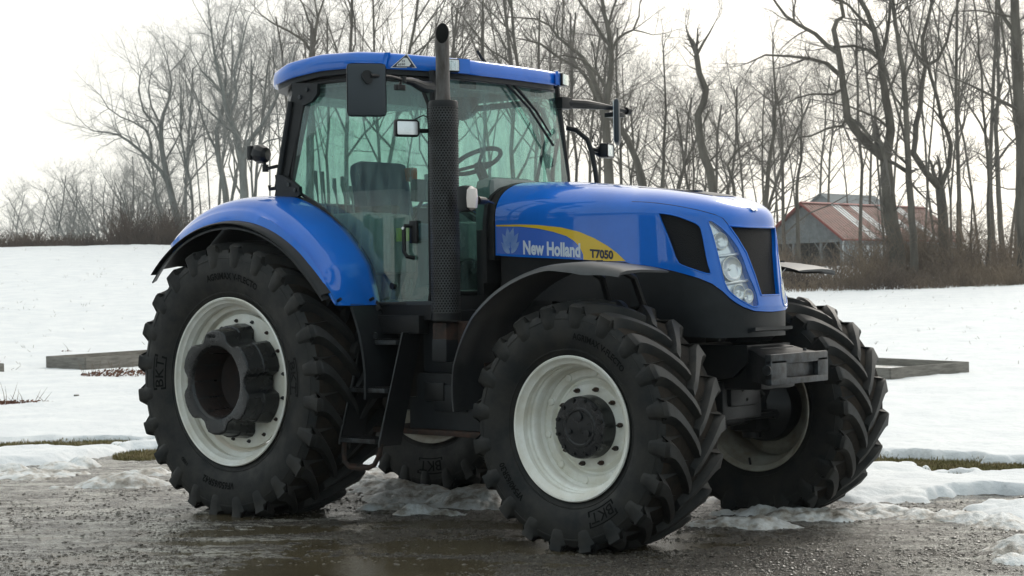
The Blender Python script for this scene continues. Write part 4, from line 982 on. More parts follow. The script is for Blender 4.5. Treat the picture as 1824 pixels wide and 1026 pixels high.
# indicator lamp
il = part('indicator_lamp', MB().box((1.865, -.93, 2.055), (.045, .05, .082), .028), MT['plastic'])
lens_m = M_('clear_indicator_lens', (.75, .66, .62), .15, 0, .8, spec=.8)
obj('indicator_lens', MB().tube([(1.905, -.935, 1.985), (1.912, -.935, 2.0), (1.914, -.935, 2.05), (1.914, -.935, 2.06), (1.912, -.935, 2.11), (1.905, -.935, 2.128)], [.012, .036, .040, .040, .036, .012], 14), lens_m, il)
obj('lamp_arm', MB().tube([(1.91, -.88, 2.045), (1.90, -.80, 2.045), (1.88, -.74, 2.045)], [.028, .024, .008], 12).tube([(1.88, -.74, 2.045), (1.72, -.5, 2.045)], .006, 6), MT['black'], il)
# ================================================================== TERRAIN
FH = np.array([-sin(YAW), cos(YAW)]); RH = np.array([cos(YAW), sin(YAW)])
def terr(x, y):
    x = np.asarray(x, float); y = np.asarray(y, float); dx = x-CAM[0]; dy = y-CAM[1]
    D = dx*FH[0]+dy*FH[1]; L = dx*RH[0]+dy*RH[1]; rho = np.sqrt(dx*dx+dy*dy)
    a = np.arctan2(L, D); Dd = np.where(np.abs(a) < 1.2, rho, np.minimum(rho, 30))
    w = sstep(.10, -.17, a)
    zl_ = np.interp(Dd, [0, 34, 45, 100, 114, 130, 400], [0, 0, .30, 3.75, 4.30, 4.28, 4.2])
    zr_ = np.interp(Dd, [0, 34, 44, 76, 150, 200, 400], [0, 0, .12, 1.0, 2.75, 3.2, 3.4])
    z = w*zl_+(1-w)*zr_
    f = sstep(40, 60, Dd)
    return z*1.0+f*(fbm(x*.06, y*.06, 3, 5)*.35)
def at(px, py, D):
    """point of the place seen at (px,py) of the photograph, D metres ahead"""
    v = _d+R2*(px-912)/FPX-U2*(py-513)/FPX; return Vector(CAM+v*D)
def ground_at(px, D):
    v = _d+R2*(px-912)/FPX; p = CAM+v*D; return Vector((p[0], p[1], float(terr(p[0], p[1]))))
def azof(x, y): dx = x-CAM[0]; dy = y-CAM[1]; return np.arctan2(dx*RH[0]+dy*RH[1], dx*FH[0]+dy*FH[1])
# snow edge: range from the camera as a function of bearing (tan = (px-912)/3112)
_ep = [-400, 0, 80, 150, 230, 320, 460, 620, 760, 900, 1060, 1200, 1290, 1400, 1520, 1640, 1740, 1824, 2300]
_er = [838, 832, 826, 822, 806, 812, 826, 832, 836, 842, 850, 866, 884, 892, 898, 914, 926, 932, 950]
def _rho(px, row): hr = 507+(912-px)*.0136; return FPX*1.52/(row-hr)*sqrt(1+((px-912)/FPX)**2)
E_A = np.array([math.atan((p-912)/FPX) for p in _ep]); E_R = np.array([_rho(p, r) for p, r in zip(_ep, _er)])
def gpt(px, row):
    v = _d+R2*(px-912)/FPX-U2*(row-513)/FPX; k = -CAM[2]/v[2]; p = CAM+v*k; return p[0], p[1]
HOLES = [(gpt(95, 797), .85, .20), (gpt(30, 802), .35, .10), (gpt(262, 812), .26, .18), (gpt(205, 790), .22, .08), (gpt(1582, 829), .34, .20), (gpt(1650, 832), .30, .14), (gpt(1740, 842), .40, .20), (gpt(1805, 841), .34, .20), (gpt(1690, 826), .3, .06), (gpt(1560, 838), .2, .08), (gpt(1790, 893), .45, .17), (gpt(1375, 921), .28, .05)]
SLUSH = []  # (centre, half length across view, half width in depth, height)
for px, row, hl_, hd_, h_ in ((215, 864, .42, .16, .10), (60, 848, .5, .25, .06), (270, 842, .3, .15, .05), (400, 850, .6, .2, .05), (700, 905, .30, .09, .05), (745, 912, .22, .10, .07), (790, 915, .25, .08, .04), (850, 893, .36, .22, .13), (760, 884, .5, .22, .08), (700, 870, .4, .3, .07), (930, 885, .4, .3, .10), (640, 850, .5, .4, .06), (1330, 935, .55, .13, .05), (1440, 922, .42, .16, .08), (1380, 915, .45, .13, .08), (1290, 928, .3, .10, .05), (1500, 915, .2, .1, .05), (1810, 985, .20, .14, .10), (1800, 1000, .13, .10, .06)):
    SLUSH.append((gpt(px, row), hl_, hd_, h_))
for px, row in ((1560, 911), (1600, 914), (1640, 918), (1690, 922), (1735, 928), (1790, 934), (1290, 893), (20, 838), (110, 832), (150, 828)):
    SLUSH.append((gpt(px, row), .22, .14, .07))
def snowh(x, y):
    """height of snow above the ground, negative where the ground is bare"""
    x = np.asarray(x, float); y = np.asarray(y, float)
    dx = x-CAM[0]; dy = y-CAM[1]; rho = np.sqrt(dx*dx+dy*dy); a = azof(x, y)
    re = np.interp(a, E_A, E_R, left=16, right=12); inyard = np.abs(a) > 1.1
    re = np.where(inyard, 10.5, re)
    d = rho-re+fbm(x*1.1, y*1.1, 4, 3)*1.3+fbm(x*4, y*4, 3, 8)*.45
    h = -.05+.125*sstep(-.15, .55, d)+fbm(x*.8, y*.8, 4, 11)*.10*sstep(.2, 2, d)+fbm(x*3.2, y*3.2, 3, 12)*.03*sstep(0, .6, d)+fbm(x*11, y*11, 2, 31)*.012*sstep(0, .6, d)
    Dp = (x-CAM[0])*FH[0]+(y-CAM[1])*FH[1]; Lp = (x-CAM[0])*RH[0]+(y-CAM[1])*RH[1]
    for dg, sl in ((24.5, .05), (36.5, -.02), (38.2, -.02), (31, .12)): h = h-.05*np.exp(-((Dp-dg-sl*Lp-fbm(Lp*.3, Dp*0+dg, 3, 51)*1.2)/.28)**2)*sstep(-.1, .15, fbm(Lp*.25, Dp*0+dg, 2, 52))
    for (cx, cy_), hl_, hd_ in HOLES:
        ex = (x-cx)*RH[0]+(y-cy_)*RH[1]; ey = (x-cx)*FH[0]+(y-cy_)*FH[1]
        q = np.sqrt((ex/hl_)**2+(ey/(hd_*2.4))**2)+fbm(x*4.5, y*4.5, 3, 21)*1.1
        h = h-.16*sstep(1.2, .8, q)
    return h
def slushh(x, y):
    h = np.full(np.shape(x), -.05)
    for (cx, cy_), hl_, hd_, hh_ in SLUSH:
        ex = (x-cx)*RH[0]+(y-cy_)*RH[1]; ey = (x-cx)*FH[0]+(y-cy_)*FH[1]
        q = (ex/hl_)**2+(ey/(hd_*1.6))**2
        h = np.maximum(h, -.05+(hh_+.05)*np.exp(-q*.9))
    n = fbm(x*7, y*7, 4, 33); h = h+n*.085*sstep(-.045, 0, h)+np.abs(fbm(x*9, y*9, 2, 35))*.03+fbm(x*40, y*40, 2, 36)*.012*sstep(-.02, .03, h)-.022
    return h
def polar(az, rs, zf, name, mat, kind, cull=None, parent=None):
    A, Rr = np.meshgrid(az, rs); cx = CAM[0]; cy_ = CAM[1]
    X = cx+Rr*(FH[0]*np.cos(A)+RH[0]*np.sin(A)); Y = cy_+Rr*(FH[1]*np.cos(A)+RH[1]*np.sin(A)); Z = zf(X, Y)
    nr, na = A.shape; idx = np.arange(nr*na).reshape(nr, na)
    F = np.stack([idx[:-1, :-1], idx[:-1, 1:], idx[1:, 1:], idx[1:, :-1]], -1).reshape(-1, 4)
    if cull is not None:
        H = cull(X, Y); keep = (np.maximum.reduce([H[:-1, :-1], H[:-1, 1:], H[1:, 1:], H[1:, :-1]]) > -.03).reshape(-1); F = F[keep]
    used = np.unique(F); mp = -np.ones(nr*na, int); mp[used] = np.arange(len(used)); F = mp[F]
    V = np.stack([X, Y, Z], -1).reshape(-1, 3)[used]
    me = bpy.data.meshes.new(name); me.vertices.add(len(V)); me.vertices.foreach_set('co', V.reshape(-1)); me.loops.add(F.size); me.polygons.add(len(F))
    F = F[:, ::-1]
    me.loops.foreach_set('vertex_index', F.reshape(-1)); me.polygons.foreach_set('loop_start', np.arange(0, F.size, 4)); me.polygons.foreach_set('use_smooth', [True]*len(F)); me.update(); me.validate()
    me.materials.append(mat); o = bpy.data.objects.new(name, me); COL.objects.link(o); o['kind'] = kind; return o
fine = np.linspace(-.36, .36, 560)
AZ = np.concatenate([np.linspace(-pi, -.40, 60), fine, np.linspace(.40, pi, 60)])
RS = np.concatenate([np.geomspace(.6, 7.5, 24)[:-1], np.linspace(7.5, 18, 420), np.geomspace(18.05, 45, 110), np.geomspace(46, 320, 70)])
PUD = [(gpt(800, 980), 1.3, .75), (gpt(520, 960), .8, .40), (gpt(1120, 985), .8, .5), (gpt(600, 1015), 1.2, .4), (gpt(1220, 955), .35, .2)]
def gz(x, y):
    b = fbm(x*1.3, y*1.3, 4, 41)*.030+fbm(x*9, y*9, 4, 42)*.020+np.abs(fbm(x*30, y*30, 2, 43))*.009
    # wheel tracks run past the tractor
    Lr = (x-CAM[0])*RH[0]+(y-CAM[1])*RH[1]; Dr = (x-CAM[0])*FH[0]+(y-CAM[1])*FH[1]+fbm(x*.5, y*.5, 2, 46)*1.5
    b = b*.8+fbm(Lr*.55, Dr*4.2, 4, 45)*.042
    p = np.zeros(np.shape(x))
    for (cx, cy_), hl_, hd_ in PUD:
        ex = (x-cx)*RH[0]+(y-cy_)*RH[1]; ey = (x-cx)*FH[0]+(y-cy_)*FH[1]; p = np.maximum(p, np.exp(-((ex/hl_)**2+(ey/(hd_*1.4))**2)**1.5))
    z = b*1.0-.0035-.008*p+fbm(x*22, y*22, 3, 44)*.014
    near = (np.abs(x-0) < 1.4)
    return terr(x, y)+np.where(np.sqrt((x-CAM[0])**2+(y-CAM[1])**2) < 24, z, b*.5)
# ---- ground materials
g = bpy.data.materials.new('wet_gravel'); g.use_nodes = True; n = g.node_tree.nodes; l = g.node_tree.links; b = n['Principled BSDF']
t = n.new('ShaderNodeTexCoord')
def noise_(sc, det=6, ro=.6, vec=None):
    z = n.new('ShaderNodeTexNoise'); z.inputs['Scale'].default_value = sc; z.inputs['Detail'].default_value = det; z.inputs['Roughness'].default_value = ro; l.new(vec or t.outputs['Object'], z.inputs['Vector']); return z
def ramp_(src, stops):
    r = n.new('ShaderNodeValToRGB'); el = r.color_ramp.elements
    el[0].position, el[0].color = stops[0][0], (*stops[0][1], 1); el[1].position, el[1].color = stops[-1][0], (*stops[-1][1], 1)
    for p_, c_ in stops[1:-1]: q = el.new(p_); q.color = (*c_, 1)
    l.new(src, r.inputs[0]); return r
big = noise_(.9, 7, .65); r1 = ramp_(big.outputs[0], [(.32, (.020, .015, .010)), (.47, (.040, .032, .023)), (.6, (.062, .052, .038)), (.74, (.095, .084, .064))])
vo = n.new('ShaderNodeTexVoronoi'); vo.inputs['Scale'].default_value = 42; l.new(t.outputs['Object'], vo.inputs['Vector'])
hs = n.new('ShaderNodeHueSaturation'); l.new(r1.outputs[0], hs.inputs['Color'])
mr_ = n.new('ShaderNodeMapRange'); l.new(vo.outputs['Color'], mr_.inputs[0]); mr_.inputs[3].default_value = .45; mr_.inputs[4].default_value = 1.7; l.new(mr_.outputs[0], hs.inputs['Value'])
mpz = n.new('ShaderNodeMapping'); mpz.vector_type = 'TEXTURE'; mpz.inputs['Rotation'].default_value = (0, 0, YAW); mpz.inputs['Location'].default_value = (CAM[0], CAM[1], 0); l.new(t.outputs['Object'], mpz.inputs[0])
sc_ = n.new('ShaderNodeVectorMath'); sc_.operation = 'MULTIPLY'; sc_.inputs[1].default_value = (.9, 4.2, 1); l.new(mpz.outputs[0], sc_.inputs[0])
stz = noise_(1.7, 14, .80, sc_.outputs[0]); rs_ = ramp_(stz.outputs[0], [(.47, (0, 0, 0)), (.56, (1, 1, 1))])
sx_ = n.new('ShaderNodeSeparateXYZ'); l.new(mpz.outputs[0], sx_.inputs[0]); su = n.new('ShaderNodeMath'); su.operation = 'SUBTRACT'; l.new(sx_.outputs['X'], su.inputs[0]); su.inputs[1].default_value = .35
ab = n.new('ShaderNodeMath'); ab.operation = 'ABSOLUTE'; l.new(su.outputs[0], ab.inputs[0]); mm = n.new('ShaderNodeMapRange'); mm.interpolation_type = 'SMOOTHSTEP'; l.new(ab.outputs[0], mm.inputs[0]); mm.inputs[1].default_value = 1.1; mm.inputs[2].default_value = 2.2
mu = n.new('ShaderNodeMath'); mu.operation = 'MULTIPLY'; l.new(mm.outputs[0], mu.inputs[0]); l.new(rs_.outputs[0], mu.inputs[1]); mu2 = n.new('ShaderNodeMath'); mu2.operation = 'MULTIPLY'; l.new(mu.outputs[0], mu2.inputs[0]); mu2.inputs[1].default_value = .85
mxc = n.new('ShaderNodeMix'); mxc.data_type = 'RGBA'; l.new(mu2.outputs[0], mxc.inputs[0]); l.new(hs.outputs[0], mxc.inputs[6]); mxc.inputs[7].default_value = (.47, .455, .40, 1); l.new(mxc.outputs[2], b.inputs['Base Color'])  # pale streaks mix slush film with sky glare painted into the colour
wet = noise_(1.6, 5, .7); rr = ramp_(wet.outputs[0], [(.36, (.08, .08, .08)), (.52, (.18, .18, .18)), (.70, (.40, .40, .40))]); l.new(rr.outputs[0], b.inputs['Roughness'])
b.inputs['Specular IOR Level'].default_value = .85
fn = noise_(85, 4, .7); fn2 = noise_(14, 6, .7)
ad = n.new('ShaderNodeMath'); ad.operation = 'MULTIPLY_ADD'; l.new(vo.outputs['Distance'], ad.inputs[0]); ad.inputs[1].default_value = .8; l.new(fn.outputs[0], ad.inputs[2])
ad2 = n.new('ShaderNodeMath'); ad2.operation = 'MULTIPLY_ADD'; l.new(fn2.outputs[0], ad2.inputs[0]); ad2.inputs[1].default_value = 2.2; l.new(ad.outputs[0], ad2.inputs[2])
bp = n.new('ShaderNodeBump'); bp.inputs['Strength'].default_value = 1; bp.inputs['Distance'].default_value = .013; l.new(ad2.outputs[0], bp.inputs['Height']); l.new(bp.outputs[0], b.inputs['Normal'])
s = bpy.data.materials.new('snow'); s.use_nodes = True; n = s.node_tree.nodes; l = s.node_tree.links; b = n['Principled BSDF']; t = n.new('ShaderNodeTexCoord')
b.inputs['Roughness'].default_value = .65; b.inputs['Specular IOR Level'].default_value = .3
zz = noise_(1.4, 6, .6); rc = ramp_(zz.outputs[0], [(.3, (.66, .69, .72)), (.7, (.78, .80, .81))]); l.new(rc.outputs[0], b.inputs['Base Color'])
f1 = noise_(5, 8, .6); bp = n.new('ShaderNodeBump'); bp.inputs['Strength'].default_value = .5; bp.inputs['Distance'].default_value = .06; l.new(f1.outputs[0], bp.inputs['Height'])
f2 = noise_(60, 4, .7); bp2 = n.new('ShaderNodeBump'); bp2.inputs['Strength'].default_value = .4; bp2.inputs['Distance'].default_value = .008; l.new(f2.outputs[0], bp2.inputs['Height']); l.new(bp.outputs[0], bp2.inputs['Normal']); l.new(bp2.outputs[0], b.inputs['Normal'])
SNOW = s
s2 = bpy.data.materials.new('dirty_slush'); s2.use_nodes = True; n = s2.node_tree.nodes; l = s2.node_tree.links; b = n['Principled BSDF']; t = n.new('ShaderNodeTexCoord')
b.inputs['Roughness'].default_value = .4; zz = noise_(5, 8, .7); rc = ramp_(zz.outputs[0], [(.32, (.12, .10, .075)), (.42, (.36, .33, .29)), (.51, (.60, .61, .60)), (.64, (.76, .79, .81))]); l.new(rc.outputs[0], b.inputs['Base Color'])
f2 = noise_(45, 5, .7); bp2 = n.new('ShaderNodeBump'); bp2.inputs['Strength'].default_value = .8; bp2.inputs['Distance'].default_value = .014; l.new(f2.outputs[0], bp2.inputs['Height']); l.new(bp2.outputs[0], b.inputs['Normal'])
SLM = s2
polar(AZ, RS, gz, 'ground', g, 'structure')
polar(AZ, RS, lambda x, y: terr(x, y)+snowh(x, y)+.004, 'snow_field', SNOW, 'structure', cull=snowh)
fs_ = np.linspace(-.33, .33, 760)
polar(fs_, np.linspace(9.0, 17.0, 460), lambda x, y: slushh(x, y), 'slush', SLM, 'stuff', cull=slushh)
# standing meltwater
wm = bpy.data.materials.new('muddy_water'); wm.use_nodes = True; n = wm.node_tree.nodes; l = wm.node_tree.links; b = n['Principled BSDF']; t = n.new('ShaderNodeTexCoord')
zz = noise_(1.2, 4); rc = ramp_(zz.outputs[0], [(.35, (.050, .040, .022)), (.65, (.085, .070, .042))]); l.new(rc.outputs[0], b.inputs['Base Color']); b.inputs['Roughness'].default_value = .16; b.inputs['IOR'].default_value = 1.33
f1 = noise_(30, 7, .7); bp = n.new('ShaderNodeBump'); bp.inputs['Strength'].default_value = .6; bp.inputs['Distance'].default_value = .008; l.new(f1.outputs[0], bp.inputs['Height']); l.new(bp.outputs[0], b.inputs['Normal'])
mb = MB(); q = [gpt(-100, 905), gpt(1950, 915), gpt(2300, 1200), gpt(-500, 1200)]
mb.add([(x, y, -.010) for x, y in q], [(0, 1, 2, 3)])
obj('puddle_water', mb, wm, None, smooth=False, kind='structure')
# loose stones
rng = random.Random(7); st = MB()
def pebble(x, y, z, r):
    a = rng.random()*6.28; k = rng.uniform(.5, .8); vs = [(x, y, z+r*k*.9)]
    n_ = 5
    for i in range(n_): w = a+2*pi*i/n_; q = r*rng.uniform(.75, 1.2); vs.append((x+q*cos(w), y+q*sin(w), z+r*k*rng.uniform(.2, .5)))
    for i in range(n_): w = a+2*pi*(i+.5)/n_; q = r*rng.uniform(.7, 1.0); vs.append((x+q*cos(w), y+q*sin(w), z-r*.3))
    fs = [(0, 1+i, 1+(i+1) % n_) for i in range(n_)]
    for i in range(n_): fs += [(1+i, 6+i, 1+(i+1) % n_), (1+(i+1) % n_, 6+i, 6+(i+1) % n_)]
    st.add(vs, fs)
pts = []
for i in range(24000):
    px = rng.uniform(-80, 1904); row = 845+190*rng.random()**.8
    x, y = gpt(px, row); 
    d = fbm(np.array([x*1.2]), np.array([y*1.2]), 3, 77)[0]
    if d < -.04 and rng.random() < .75: continue
    pts.append((x, y, rng.choice((.003, .004, .004, .005, .006, .007, .009, .013)) * rng.uniform(.7, 1.2)))
zs = gz(np.array([p[0] for p in pts]), np.array([p[1] for p in pts]))
for (x, y, r), z in zip(pts, zs): pebble(x, y, float(z), r)
obj('gravel_stones', st, M_('pebble', (.14, .128, .108), .34, col2=(.030, .025, .019), vscale=30), None, smooth=False, kind='stuff')
# ---- grass, dead leaves, dry stalks
def blades(name, spots, col, col2, h0, w, nn, label=None, lean=.5, spread=1., seed=1):
    rng = random.Random(seed); mb = MB(); P = []
    for (cx, cy_), hl_, hd_, k in spots:
        for i in range(int(nn*k)):
            r = math.sqrt(rng.random()); a = rng.random()*6.28; ex = hl_*r*cos(a)*spread; ey = hd_*2.2*r*sin(a)*spread
            P.append((cx+ex*RH[0]+ey*FH[0], cy_+ex*RH[1]+ey*FH[1]))
    X = np.array([p[0] for p in P]); Y = np.array([p[1] for p in P]); Z = terr(X, Y)+np.where(nn > 0, np.maximum(0, np.minimum(snowh(X, Y), .02)), 0)
    for (x, y), z in zip(P, Z):
        h = h0*rng.uniform(.4, 1.2); a = rng.random()*6.28; L = h*lean*rng.uniform(.2, 1.4); dx, dy = cos(a), sin(a); ww = w*rng.uniform(.6, 1.3); px_, py_ = -dy*ww, dx*ww
        mb.add([(x-px_, y-py_, z-.01), (x+px_, y+py_, z-.01), (x+dx*L*.4+px_*.7, y+dy*L*.4+py_*.7, z+h*.6), (x+dx*L*.4-px_*.7, y+dy*L*.4-py_*.7, z+h*.6), (x+dx*L, y+dy*L, z+h)], [(0, 1, 2, 3), (3, 2, 4)])
    return obj(name, mb, M_(name+'_blade', col, .8, col2=col2, vscale=3), None, smooth=False, fix=False, kind='stuff')
gs = [(c_, a*1.15, b_*1.2, a*b_*34) for c_, a, b_ in HOLES[:10]]
blades('grass', gs, (.15, .14, .045), (.24, .19, .09), .034, .004, 1500, seed=2)
# copper dead leaf piles
def leafpile(name, px, row, hl_, hd_, nl, label, hh=.10):
    rng = random.Random(px); cx, cy_ = gpt(px, row); z = float(terr(cx, cy_)); mb = MB(); tw = MB()
    for i in range(nl):
        r = math.sqrt(rng.random()); a = rng.random()*6.28; ex = hl_*r*cos(a); ey = hd_*r*sin(a)
        x = cx+ex*RH[0]+ey*FH[0]; y = cy_+ex*RH[1]+ey*FH[1]; zz_ = z+.05+hh*rng.random()*(1-r*.6)
        n_ = Vector((rng.gauss(0, 1), rng.gauss(0, 1), rng.gauss(.4, 1))).normalized(); e1 = n_.orthogonal().normalized(); e2 = n_.cross(e1); s_ = rng.uniform(.02, .045)
        p = Vector((x, y, zz_)); mb.add([p-e1*s_, p-e2*s_*.5+n_*s_*.15, p+e1*s_, p+e2*s_*.5+n_*s_*.2], [(0, 1, 2, 3)])
    for i in range(int(nl*.10)):
        r = math.sqrt(rng.random()); a = rng.random()*6.28; ex = hl_*r*cos(a); x = cx+ex*RH[0]+hd_*r*sin(a)*FH[0]; y = cy_+ex*RH[1]+hd_*r*sin(a)*FH[1]; p = Vector((x, y, z)); q = p+Vector((rng.gauss(0, .1), rng.gauss(0, .1), rng.uniform(.1, .35)))
        tw.tube([p, (p+q)/2+Vector((.01, .01, .02)), q], [.005, .004, .001], 3)
    e_ = empty(name, (cx, cy_, z), label, 'plant'); obj('leaf', mb, M_(name+'_dry', (.20, .085, .045), .8, col2=(.09, .035, .022), vscale=8), e_, smooth=False, fix=False, kind='stuff'); obj('stem', tw, M_(name+'_stem', (.12, .08, .05), .8), e_, kind='stuff')
leafpile('dead_plant', 212, 677, .62, .45, 420, 'copper brown dead perennials poking out of the snow beside the rear wheel', .16)
leafpile('dead_plant', 22, 727, .50, .30, 260, 'flat patch of brown dead leaves in the snow at the left edge', .05)
leafpile('dead_plant', 1330*0+118, 642, .12, .1, 14, 'tiny dry sprig in the snow by the left garden bed', .03)
# dry stalks standing in the field
mb = MB(); rng = random.Random(5)
for i in range(330):
    if rng.random() < .55: px = rng.uniform(-60, 300); D = rng.uniform(30, 100)
    else: px = rng.uniform(1380, 1880); D = rng.uniform(26, 74)
    for k in range(rng.choice((1, 1, 2, 4))):
        p = ground_at(px+rng.gauss(0, 3), D*rng.uniform(.99, 1.01)); h = rng.uniform(.04, .15); q = p+Vector((rng.gauss(0, .09), rng.gauss(0, .09), h)); mb.tube([p, q], [.007, .003], 3, False)
obj('dry_stubble', mb, M_('stubble', (.16, .13, .10), .9), None, smooth=False, kind='stuff')
# ---- garden beds of grey boards, and the cut post
wood = M_('weathered_board', (.22, .205, .18), .8, col2=(.12, .11, .095), vscale=3, bump=.4, bscale=25, stretch=(1, 1, 8))
def board(parent, a, b, z0, z1, th=.045, nm='board'):
    a = Vector((a[0], a[1], 0)); b = Vector((b[0], b[1], 0)); d_ = (b-a).normalized(); p = Vector((-d_.y, d_.x, 0))*th/2
    obj(nm, MB().prism([a-p+Vector((0, 0, z0)), b-p+Vector((0, 0, z0)), b+p+Vector((0, 0, z0)), a+p+Vector((0, 0, z0))], (0, 0, z1-z0)), wood, parent, smooth=False)
def flat(px, D): v = _d+R2*(px-912)/FPX; p = CAM+v*D; return (p[0], p[1])
b1 = empty('garden_bed', (*flat(180, 33), 0), 'long low raised bed of grey boards in the snow left of the rear wheel', 'garden bed')
A = flat(82, 33.0); B = flat(150, 32.0); Cc = flat(330, 34.5); Dd_ = flat(262, 35.8)
for a, b_ in ((A, B), (B, Cc), (Cc, Dd_), (Dd_, A)): board(b1, a, b_, -.02, .285)
obj('soil', MB().add([(*A, .20), (*B, .20), (*Cc, .20), (*Dd_, .20)], [(0, 1, 2, 3)]), SLM, b1, smooth=False)
b2 = empty('garden_bed', (*flat(1640, 27), 0), 'raised bed of pale grey boards in the snow right of the front wheel', 'garden bed')
A = flat(1722, 26.9); B = flat(1583, 25.3); Cc = flat(1380, 27.2); Dd_ = flat(1520, 29.2)
for a, b_ in ((A, B), (B, Cc), (Cc, Dd_), (Dd_, A)): board(b2, a, b_, -.02, .235)
obj('soil', MB().add([(*A, .12), (*B, .12), (*Cc, .12), (*Dd_, .12)], [(0, 1, 2, 3)]), SLM, b2, smooth=False)
b3 = empty('garden_bed', (*flat(-20, 31), 0), 'end of a grey board bed cut off by the left edge of the picture', 'garden bed')
A = flat(3, 31); B = flat(-60, 30.4); Cc = flat(-120, 33); Dd_ = flat(-50, 33.5)
for a, b_ in ((A, B), (B, Cc), (Cc, Dd_), (Dd_, A)): board(b3, a, b_, -.02, .24)
ps_ = gpt(136, 716); tp = obj('post_stub', MB().tube([(ps_[0], ps_[1], -.05), (ps_[0]+.004, ps_[1], .10)], [.034, .036], 10), wood); tagit(tp, 'short cut off wooden post stub standing alone in the snow', 'post')
# ================================================================== TREES
BARK = M_('grey_brown_bark', (.135, .120, .098), .9, col2=(.07, .06, .048), vscale=2.2, bump=.5, bscale=7, bdist=.05, stretch=(1, 1, .25))
TWIG = M_('twigs', (.13, .115, .10), .9)
BARK_HAZED = M_('haze_paled_bark', (.22, .225, .21), .9, col2=(.13, .13, .12), vscale=2.2, bump=.5, bscale=7, bdist=.05, stretch=(1, 1, .25)); TWIG_HAZED = M_('haze_paled_twigs', (.27, .265, .25), .9)  # lighter copies for left-hand trees, distance haze painted into the colour
def stem(mb, pts, rad, n):
    """tapered limb, no caps, cheap"""
    mb.tube(pts, rad, n, False)
def grow(tr, tw, p, d, L, r, lvl, rng, P):
    """recursive limb: levels < P['twig'] go to the trunk mesh, finer ones to the twig mesh"""
    ns = (7, 5, 4, 3, 2)[min(lvl, 4)]; pts = [p.copy()]; rs = [r]; d = d.normalized()
    for i in range(ns):
        t = (i+1)/ns; wob = P['wob']*(1 if lvl else .45)
        d = (d+Vector((rng.gauss(0, wob), rng.gauss(0, wob), rng.gauss(0, wob)+P['up']*(1 if lvl else .3)))).normalized()
        p = p+d*L/ns; pts.append(p.copy()); rs.append(max(.004, r*(1-t*(.55 if lvl == 0 else .80))))
    stem(tr if lvl < P['twig'] else tw, pts, rs, (8, 6, 4, 3, 3)[min(lvl, 4)])
    if lvl >= P['lv']: return
    nc = P['n'][lvl]
    for i in range(nc):
        t = P['t0'][lvl]+(1-P['t0'][lvl])*((i+rng.random())/nc); k = t*ns; j = min(int(k), ns-1); q = pts[j].lerp(pts[j+1], k-j); rr = (rs[j]+(rs[j+1]-rs[j])*(k-j))
        ax = (pts[j+1]-pts[j]).normalized(); s_ = ax.orthogonal().normalized(); s_ = Matrix.Rotation(rng.random()*2*pi, 3, ax) @ s_
        an = radians(rng.uniform(*P['ang'])); nd = ax*cos(an)+s_*sin(an)
        grow(tr, tw, q, nd, L*P['len'][lvl]*(1.1-.6*t*(lvl == 0)-.45*t*(lvl > 0))*rng.uniform(.65, 1.2), min(rr*.75, rr*P['rr']), lvl+1, rng, P)
def mesh_of(name, mb, mat):
    me = bpy.data.meshes.new(name); V = np.array(mb.v, dtype=np.float32).reshape(-1, 3)
    me.from_pydata([], [], []) ; me.vertices.add(len(V)); me.vertices.foreach_set('co', V.reshape(-1))
    F = mb.f; me.loops.add(4*len(F)); me.polygons.add(len(F)); me.loops.foreach_set('vertex_index', np.array(F, dtype=np.int32).reshape(-1)); me.polygons.foreach_set('loop_start', np.arange(0, 4*len(F), 4)); me.polygons.foreach_set('use_smooth', [True]*len(F)); me.update()
    me.materials.append(mat); return me
SPEC = {
 'tall': dict(H=22, r=.17, lv=4, twig=2, n=(13, 8, 7, 5), t0=(.38, .25, .2, .15), ang=(28, 58), len=(.42, .55, .5, .55), rr=.5, wob=.16, up=.05),
 'fork': dict(H=20, r=.20, lv=4, twig=2, n=(9, 8, 7, 6), t0=(.30, .22, .2, .15), ang=(22, 50), len=(.62, .55, .5, .5), rr=.62, wob=.17, up=.06),
 'pole': dict(H=21, r=.10, lv=4, twig=2, n=(12, 6, 5, 4), t0=(.45, .3, .2, .2), ang=(25, 55), len=(.26, .5, .5, .5), rr=.5, wob=.12, up=.07),
 'broad': dict(H=13, r=.15, lv=4, twig=2, n=(9, 7, 7, 5), t0=(.18, .2, .15, .15), ang=(28, 62), len=(.62, .52, .5, .5), rr=.55, wob=.18, up=.04),
 'bush': dict(H=6.5, r=.09, lv=4, twig=2, n=(10, 7, 6, 4), t0=(.05, .15, .15, .15), ang=(18, 50), len=(.75, .55, .5, .5), rr=.6, wob=.18, up=.07)}
PROT = []
for k, (nm, sp) in enumerate([('tall', 1), ('tall', 2), ('fork', 3), ('fork', 4), ('pole', 5), ('pole', 6), ('broad', 7), ('broad', 8), ('bush', 9), ('bush', 10)]):
    P = SPEC[nm]; rng = random.Random(sp*13); tr, tw = MB(), MB()
    if nm == 'bush':
        for q in range(4): grow(tr, tw, Vector((rng.gauss(0, .4), rng.gauss(0, .4), -.3)), Vector((rng.gauss(0, .25), rng.gauss(0, .25), 1)), P['H']*rng.uniform(.6, 1), P['r'], 1, rng, P)
    else: grow(tr, tw, Vector((0, 0, -.4)), Vector((rng.gauss(0, .06), rng.gauss(0, .06), 1)), P['H'], P['r'], 0, rng, P)
    PROT.append((nm, mesh_of('trunk', tr, BARK), mesh_of('twigs', tw, TWIG), P['H']))
HAZED = {}
